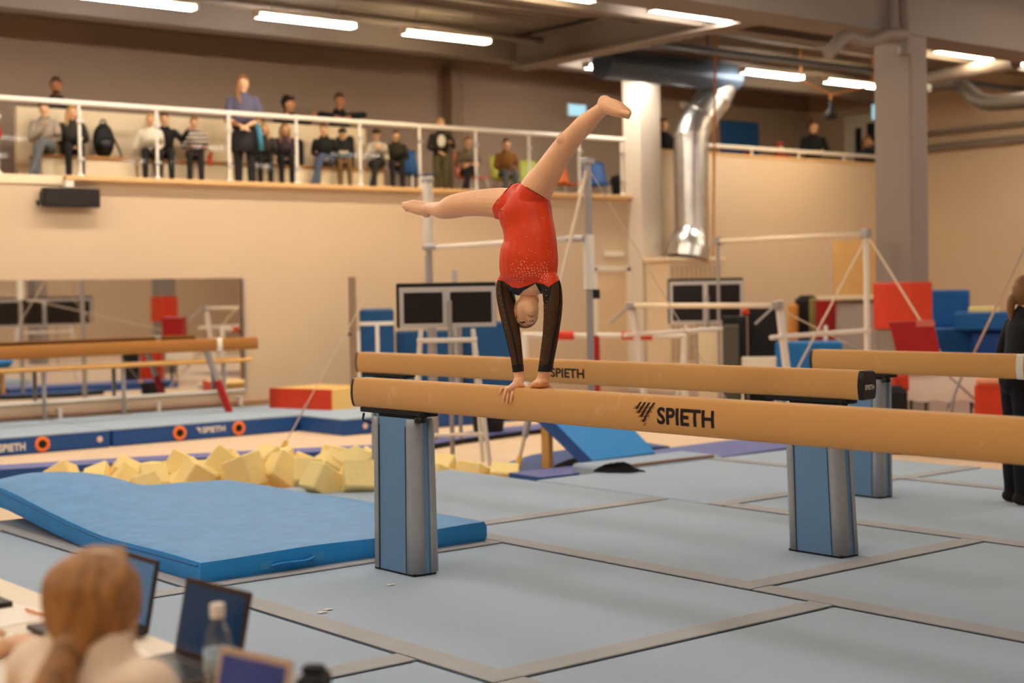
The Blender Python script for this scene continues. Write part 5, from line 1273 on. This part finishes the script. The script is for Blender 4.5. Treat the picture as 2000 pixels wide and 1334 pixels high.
# ================================================================== JUDGES' TABLE IN THE FOREGROUND
TT = .55
t = thing('judges_table', 'pale judges table in the bottom left corner', 'table', (1.45, 4.0, FZ))
MB().box(1.27, 1.83, 2.62, 5.9, TT-.03, TT, .006).build('table_top', col('pale_table_top', (240, 222, 198), rough=.6), t, world=True)
for x in (1.33, 1.75):
    for y in (2.72, 5.8): MB().tube([(x, y, FZ), (x, y, TT-.03)], .02, 10).build('leg', GREYM, t, world=True)
def laptop(label, HL, HR, lidh, tilt, casem, scrm, depth=.22):
    """HL, HR: left and right hinge ends as seen by its user; lid tilts away from the user"""
    HL = Vector(HL); HR = Vector(HR); u = (HR-HL).normalized(); W = (HR-HL).length; away = Vector((0, 0, 1)).cross(u)
    if away.x < 0: away = -away
    up = (Vector((0, 0, 1))*math.cos(tilt)+away*math.sin(tilt)).normalized()
    t = thing('laptop', label, 'laptop', (HL+HR)/2)
    nrm = u.cross(up).normalized()
    if nrm.dot(away) > 0: nrm = -nrm
    def slab(o, a, b, c, la, lb, lc):
        P = [o+a*(i*la)+b*(j*lb)+c*(k*lc) for k in (0, 1) for j in (0, 1) for i in (0, 1)]
        return P, [(0, 2, 3, 1), (4, 5, 7, 6), (0, 1, 5, 4), (2, 6, 7, 3), (0, 4, 6, 2), (1, 3, 7, 5)]
    lid = MB().add(*slab(HL, u, up, -nrm, W, lidh, .008)).build('lid', casem, t, world=True)
    b = .012
    MB().add(*slab(HL+u*b+up*.022+nrm*.001, u, up, nrm, W-2*b, lidh-.036, .001)).build('screen', scrm, lid)
    base = MB().add(*slab(HL-away*depth+Vector((0, 0, -.004)), u, away, Vector((0, 0, 1)), W, depth, .014)).build('keyboard_base', casem, t, world=True)
    kb = MB()
    for r in range(4):
        for q in range(11): kb.add(*slab(HL-away*(depth-.07-r*.026)+u*(.02+q*(W-.04)/11)+Vector((0, 0, .0105)), u, away, Vector((0, 0, 1)), (W-.04)/11*.85, .021, .002))
    kb.build('keys', BLACK, base)
    return t
def screen_mat(name, c, e):
    M = mat(name, srgb(*c), rough=.15, noise=.35, nscale=3.5, spec=.5, emit=e, ecol=srgb(*c)); return M
DKC = col('dark_brown_case', (58, 42, 34), rough=.5)
SLV = col('silver_case', (214, 190, 166), rough=.35, metal=.5)
h = TT+.012
laptop('open dark laptop with a blue screen, middle of the three on the judges table', (1.745, 3.59, h), (1.768, 3.29, h), .205, .22, DKC, screen_mat('navy_screen', (16, 44, 70), .12))
laptop('open laptop with a light blue page on screen, half hidden by the blond head', (1.80, 4.18, h), (1.80, 3.87, h), .205, .2, DKC, screen_mat('page_screen', (58, 92, 122), .16))
tl = at(430, 1262, d=3.12); tr_ = at(568, 1282, d=2.98)
laptop('silver laptop nearest the camera with a violet blue screen', (tl.x-.05, tl.y-.01, h), (tr_.x-.05, tr_.y-.01, h), max(.12, (tl.z-h)/math.cos(.25)), .25, SLV, screen_mat('violet_screen', (30, 44, 92), .15), .13)
t = thing('laptop', 'closed dark laptop on the papers at the left edge', 'laptop', (1.6, 4.85, TT))
MB().box(1.42, 1.68, 4.55, 4.95, TT, TT+.012, .004).build('lid', DKC, t, world=True)
MB().box(1.42, 1.68, 4.55, 4.95, TT+.012, TT+.02, .003).build('keyboard_base', DKC, t, world=True)
# water bottle
p = at(427, 1290, d=3.38)
t = thing('water_bottle', 'clear plastic water bottle with a white cap beside the laptops', 'bottle', (p.x, p.y, TT))
hb = at(427, 1178, d=3.38).z-TT
MB().lathe([(.03, 0), (.034, .01), (.034, hb*.3), (.031, hb*.36), (.034, hb*.42), (.034, hb*.62), (.028, hb*.76), (.014, hb*.86), (.013, hb*.9)], 20).build('bottle_body', thin_glass('clear_pet', (.80, .84, .86), .14), t, smooth=True)
MB().lathe([(.031, .004), (.0315, hb*.5), (.03, hb*.52)], 18).build('water', thin_glass('water', (.86, .90, .92), .05), t, smooth=True)
MB().lathe([(.0165, hb*.88), (.0168, hb*.99), (.015, hb)], 18).build('cap', WHITE, t, smooth='auto')
MB().lathe([(.0346, hb*.40), (.0346, hb*.60)], 20).build('paper_label', col('bottle_label', (150, 168, 182), rough=.5), t, smooth=True)
# papers, pencil, camera
for i, (x, y, r, lab) in enumerate(((1.62, 4.45, .15, 'white score sheet under the orange pencil'), (1.62, 3.72, -.1, 'white score sheet between the laptops and the blond woman'), (1.45, 4.1, .4, 'white score sheet beside the blond woman\'s hand'), (1.66, 5.2, .05, 'white score sheet at the far end of the judges table'))):
    o = MB().box(-.105, .105, -.15, .15, 0, .0015).build('score_sheet', col('white_paper', (252, 240, 224), rough=.8)); o.location = (x, y, TT+.001+.0016*i); o.rotation_euler = (0, 0, r); tag(o, lab, 'paper', 'score sheets on the judges table')
a = at(50, 1190, z=TT+.012); b = at(94, 1204, z=TT+.012)
t = thing('pencil', 'orange pencil lying on the white score sheet', 'pencil', (*((a+b)/2).xy, TT))
d = (b-a).normalized()
MB().tube([a, a+d*.15], .0042, 6).build('shaft', col('orange_pencil', (232, 140, 70), rough=.5), t, world=True)
MB().tube([a+d*.15, a+d*.168], [.0042, .0008], 6).build('tip', WOOD, t, world=True)
c = at(612, 1330, d=3.2)
t = thing('camera_body', 'dark camera standing on the table right of the silver laptop', 'camera', (c.x, c.y, TT), .75)
hh = max(.1, at(612, 1298, d=3.2).z-TT)
MB().box(-.05, .05, -.03, .03, 0, hh*.9, .012).build('body', BLACKM, t)
MB().box(-.02, .02, -.025, .025, hh*.9, hh, .008).build('viewfinder', BLACKM, t)
MB().lathe([(.03, 0), (.032, .05), (.024, .05), (.022, .045)], 18).xf(Matrix.Translation((0, -.03, hh*.45)) @ Matrix.Rotation(PI/2, 4, 'X')).build('lens', BLACK, t, smooth='auto')
MB().lathe([(.022, .04), (.001, .048)], 14).xf(Matrix.Translation((0, -.03, hh*.45)) @ Matrix.Rotation(PI/2, 4, 'X')).build('lens_glass', col('painted_lens_reflection', (150, 96, 50), rough=.1), t)  # orange-brown reflection on the lens, put into its base colour
# judge seen from behind
t = thing('judge_chair', 'grey chair under the blond judge, below the frame', 'chair', (1.1, 2.8, FZ), 1.6)
MB().box(-.21, .21, -.2, .2, .42, .465, .015).build('seat', STEELG, t)
for sx in (-.18, .18):
    for sy in (-.17, .17): MB().tube([(sx, sy, 0), (sx, sy, .42)], .012, 8).build('leg', GREYM, t)
def low_tail(t, s, hp, z0):
    Hb = Body()
    Hb.limb([hp((0, .018, .045)), hp((0, .025, .015)), hp((0, .045, -.03)), hp((0, .08, -.07))], [(.092, .107), (.094, .105), (.078, .082), (.042, .040)], 'h', side=tuple(Vector(hp((1, 0, 0)))-Vector(hp((0, 0, 0)))), n=5, seg=18)
    Hb.limb([hp((0, .09, -.05)), hp((.0, .135, -.08)), hp((.0, .175, -.15)), hp((.0, .235, -.28)), hp((.0, .27, -.42))], [.036, .034, .045, .04, .02], 'h', n=5, seg=12)
    for k in range(9):
        a = -1.2+2.4*k/8
        Hb.limb([hp((.04*math.sin(a), -.02, .128)), hp((.085*math.sin(a), .04+.05*math.cos(a), .075)), hp((.06*math.sin(a), .085+.025*math.cos(a), -.01)), hp((.02*math.sin(a), .10, -.055))], [.010, .014, .013, .010], 'h', n=5, seg=8)
    v2, n2, f2, _ = Hb.mesh(.007, 2)
    HM = col('honey_hair', (172, 118, 62), rough=.5, noise=.5, nscale=9, stretch=(5, 5, 1.0), bump=.3, bscale=60)
    np_obj('hair', v2*s, f2, HM, t)
    MB().lathe([(.03*s, -.008), (.037*s, 0), (.03*s, .008)], 14).xf(Matrix.Translation(Vector(hp((0, .12, -.07)))*s) @ Matrix.Rotation(.9, 4, 'X')).build('hair_tie', BLACKM, t)
person('blond judge in a cream shirt seen from behind, low ponytail', (1.12, 2.78, .275), 1.85, 'sit', .97, lean=.16, top=(242, 214, 184), legs=(60, 60, 66), hair=None, foot_z=-.46, voxel=.009, group=None, extra=low_tail, head_turn=.35, head_tilt=.10, neck=-.10, topmat=col('cream_shirt', (246, 220, 192), rough=.85, noise=.05, nscale=8),
       arms={'R': ((-.27, -.08, .24), (-.10, -.30, .315)), 'L': ((.29, -.14, .28), (.22, -.36, .33))}, name='person')
person('second judge at the left edge, only a bare forearm and hand on the table showing', (.97, 4.06, .24), 1.62, 'sit', .97, lean=.2, top=(70, 60, 56), legs=(50, 50, 56), hair='brown', foot_z=-.43, voxel=.009, group=None,
       arms={'R': ((-.24, -.22, .32), (-.14, -.46, .345)), 'L': ((.26, -.2, .3), (.1, -.42, .345)), 'bare': 1})
t = thing('judge_chair', 'grey chair of the second judge, outside the left edge', 'chair', (.96, 4.06, FZ), 1.6)
MB().box(-.21, .21, -.2, .2, .39, .43, .015).build('seat', STEELG, t)
for sx in (-.18, .18):
    for sy in (-.17, .17): MB().tube([(sx, sy, 0), (sx, sy, .39)], .012, 8).build('leg', GREYM, t)
# chalk marks on the mats
for (px, py, lab) in ((762, 1142, 'small white chalk smear on the mat below the left beam leg'), (628, 1196, 'white chalk smear on the grey seam strip'), (640, 1190, 'faint chalk dab beside the seam strip')):
    p = at(px, py, z=.005); n = 9
    o = MB().add([(p.x+(.03+.02*math.sin(k*2.3))*math.cos(k*2*PI/n), p.y+(.016+.009*math.cos(k*3.1))*math.sin(k*2*PI/n), .0052) for k in range(n)], [tuple(range(n))]).build('chalk_mark', col('chalk', (226, 218, 204), rough=.95)); tag(o, lab, 'chalk mark')
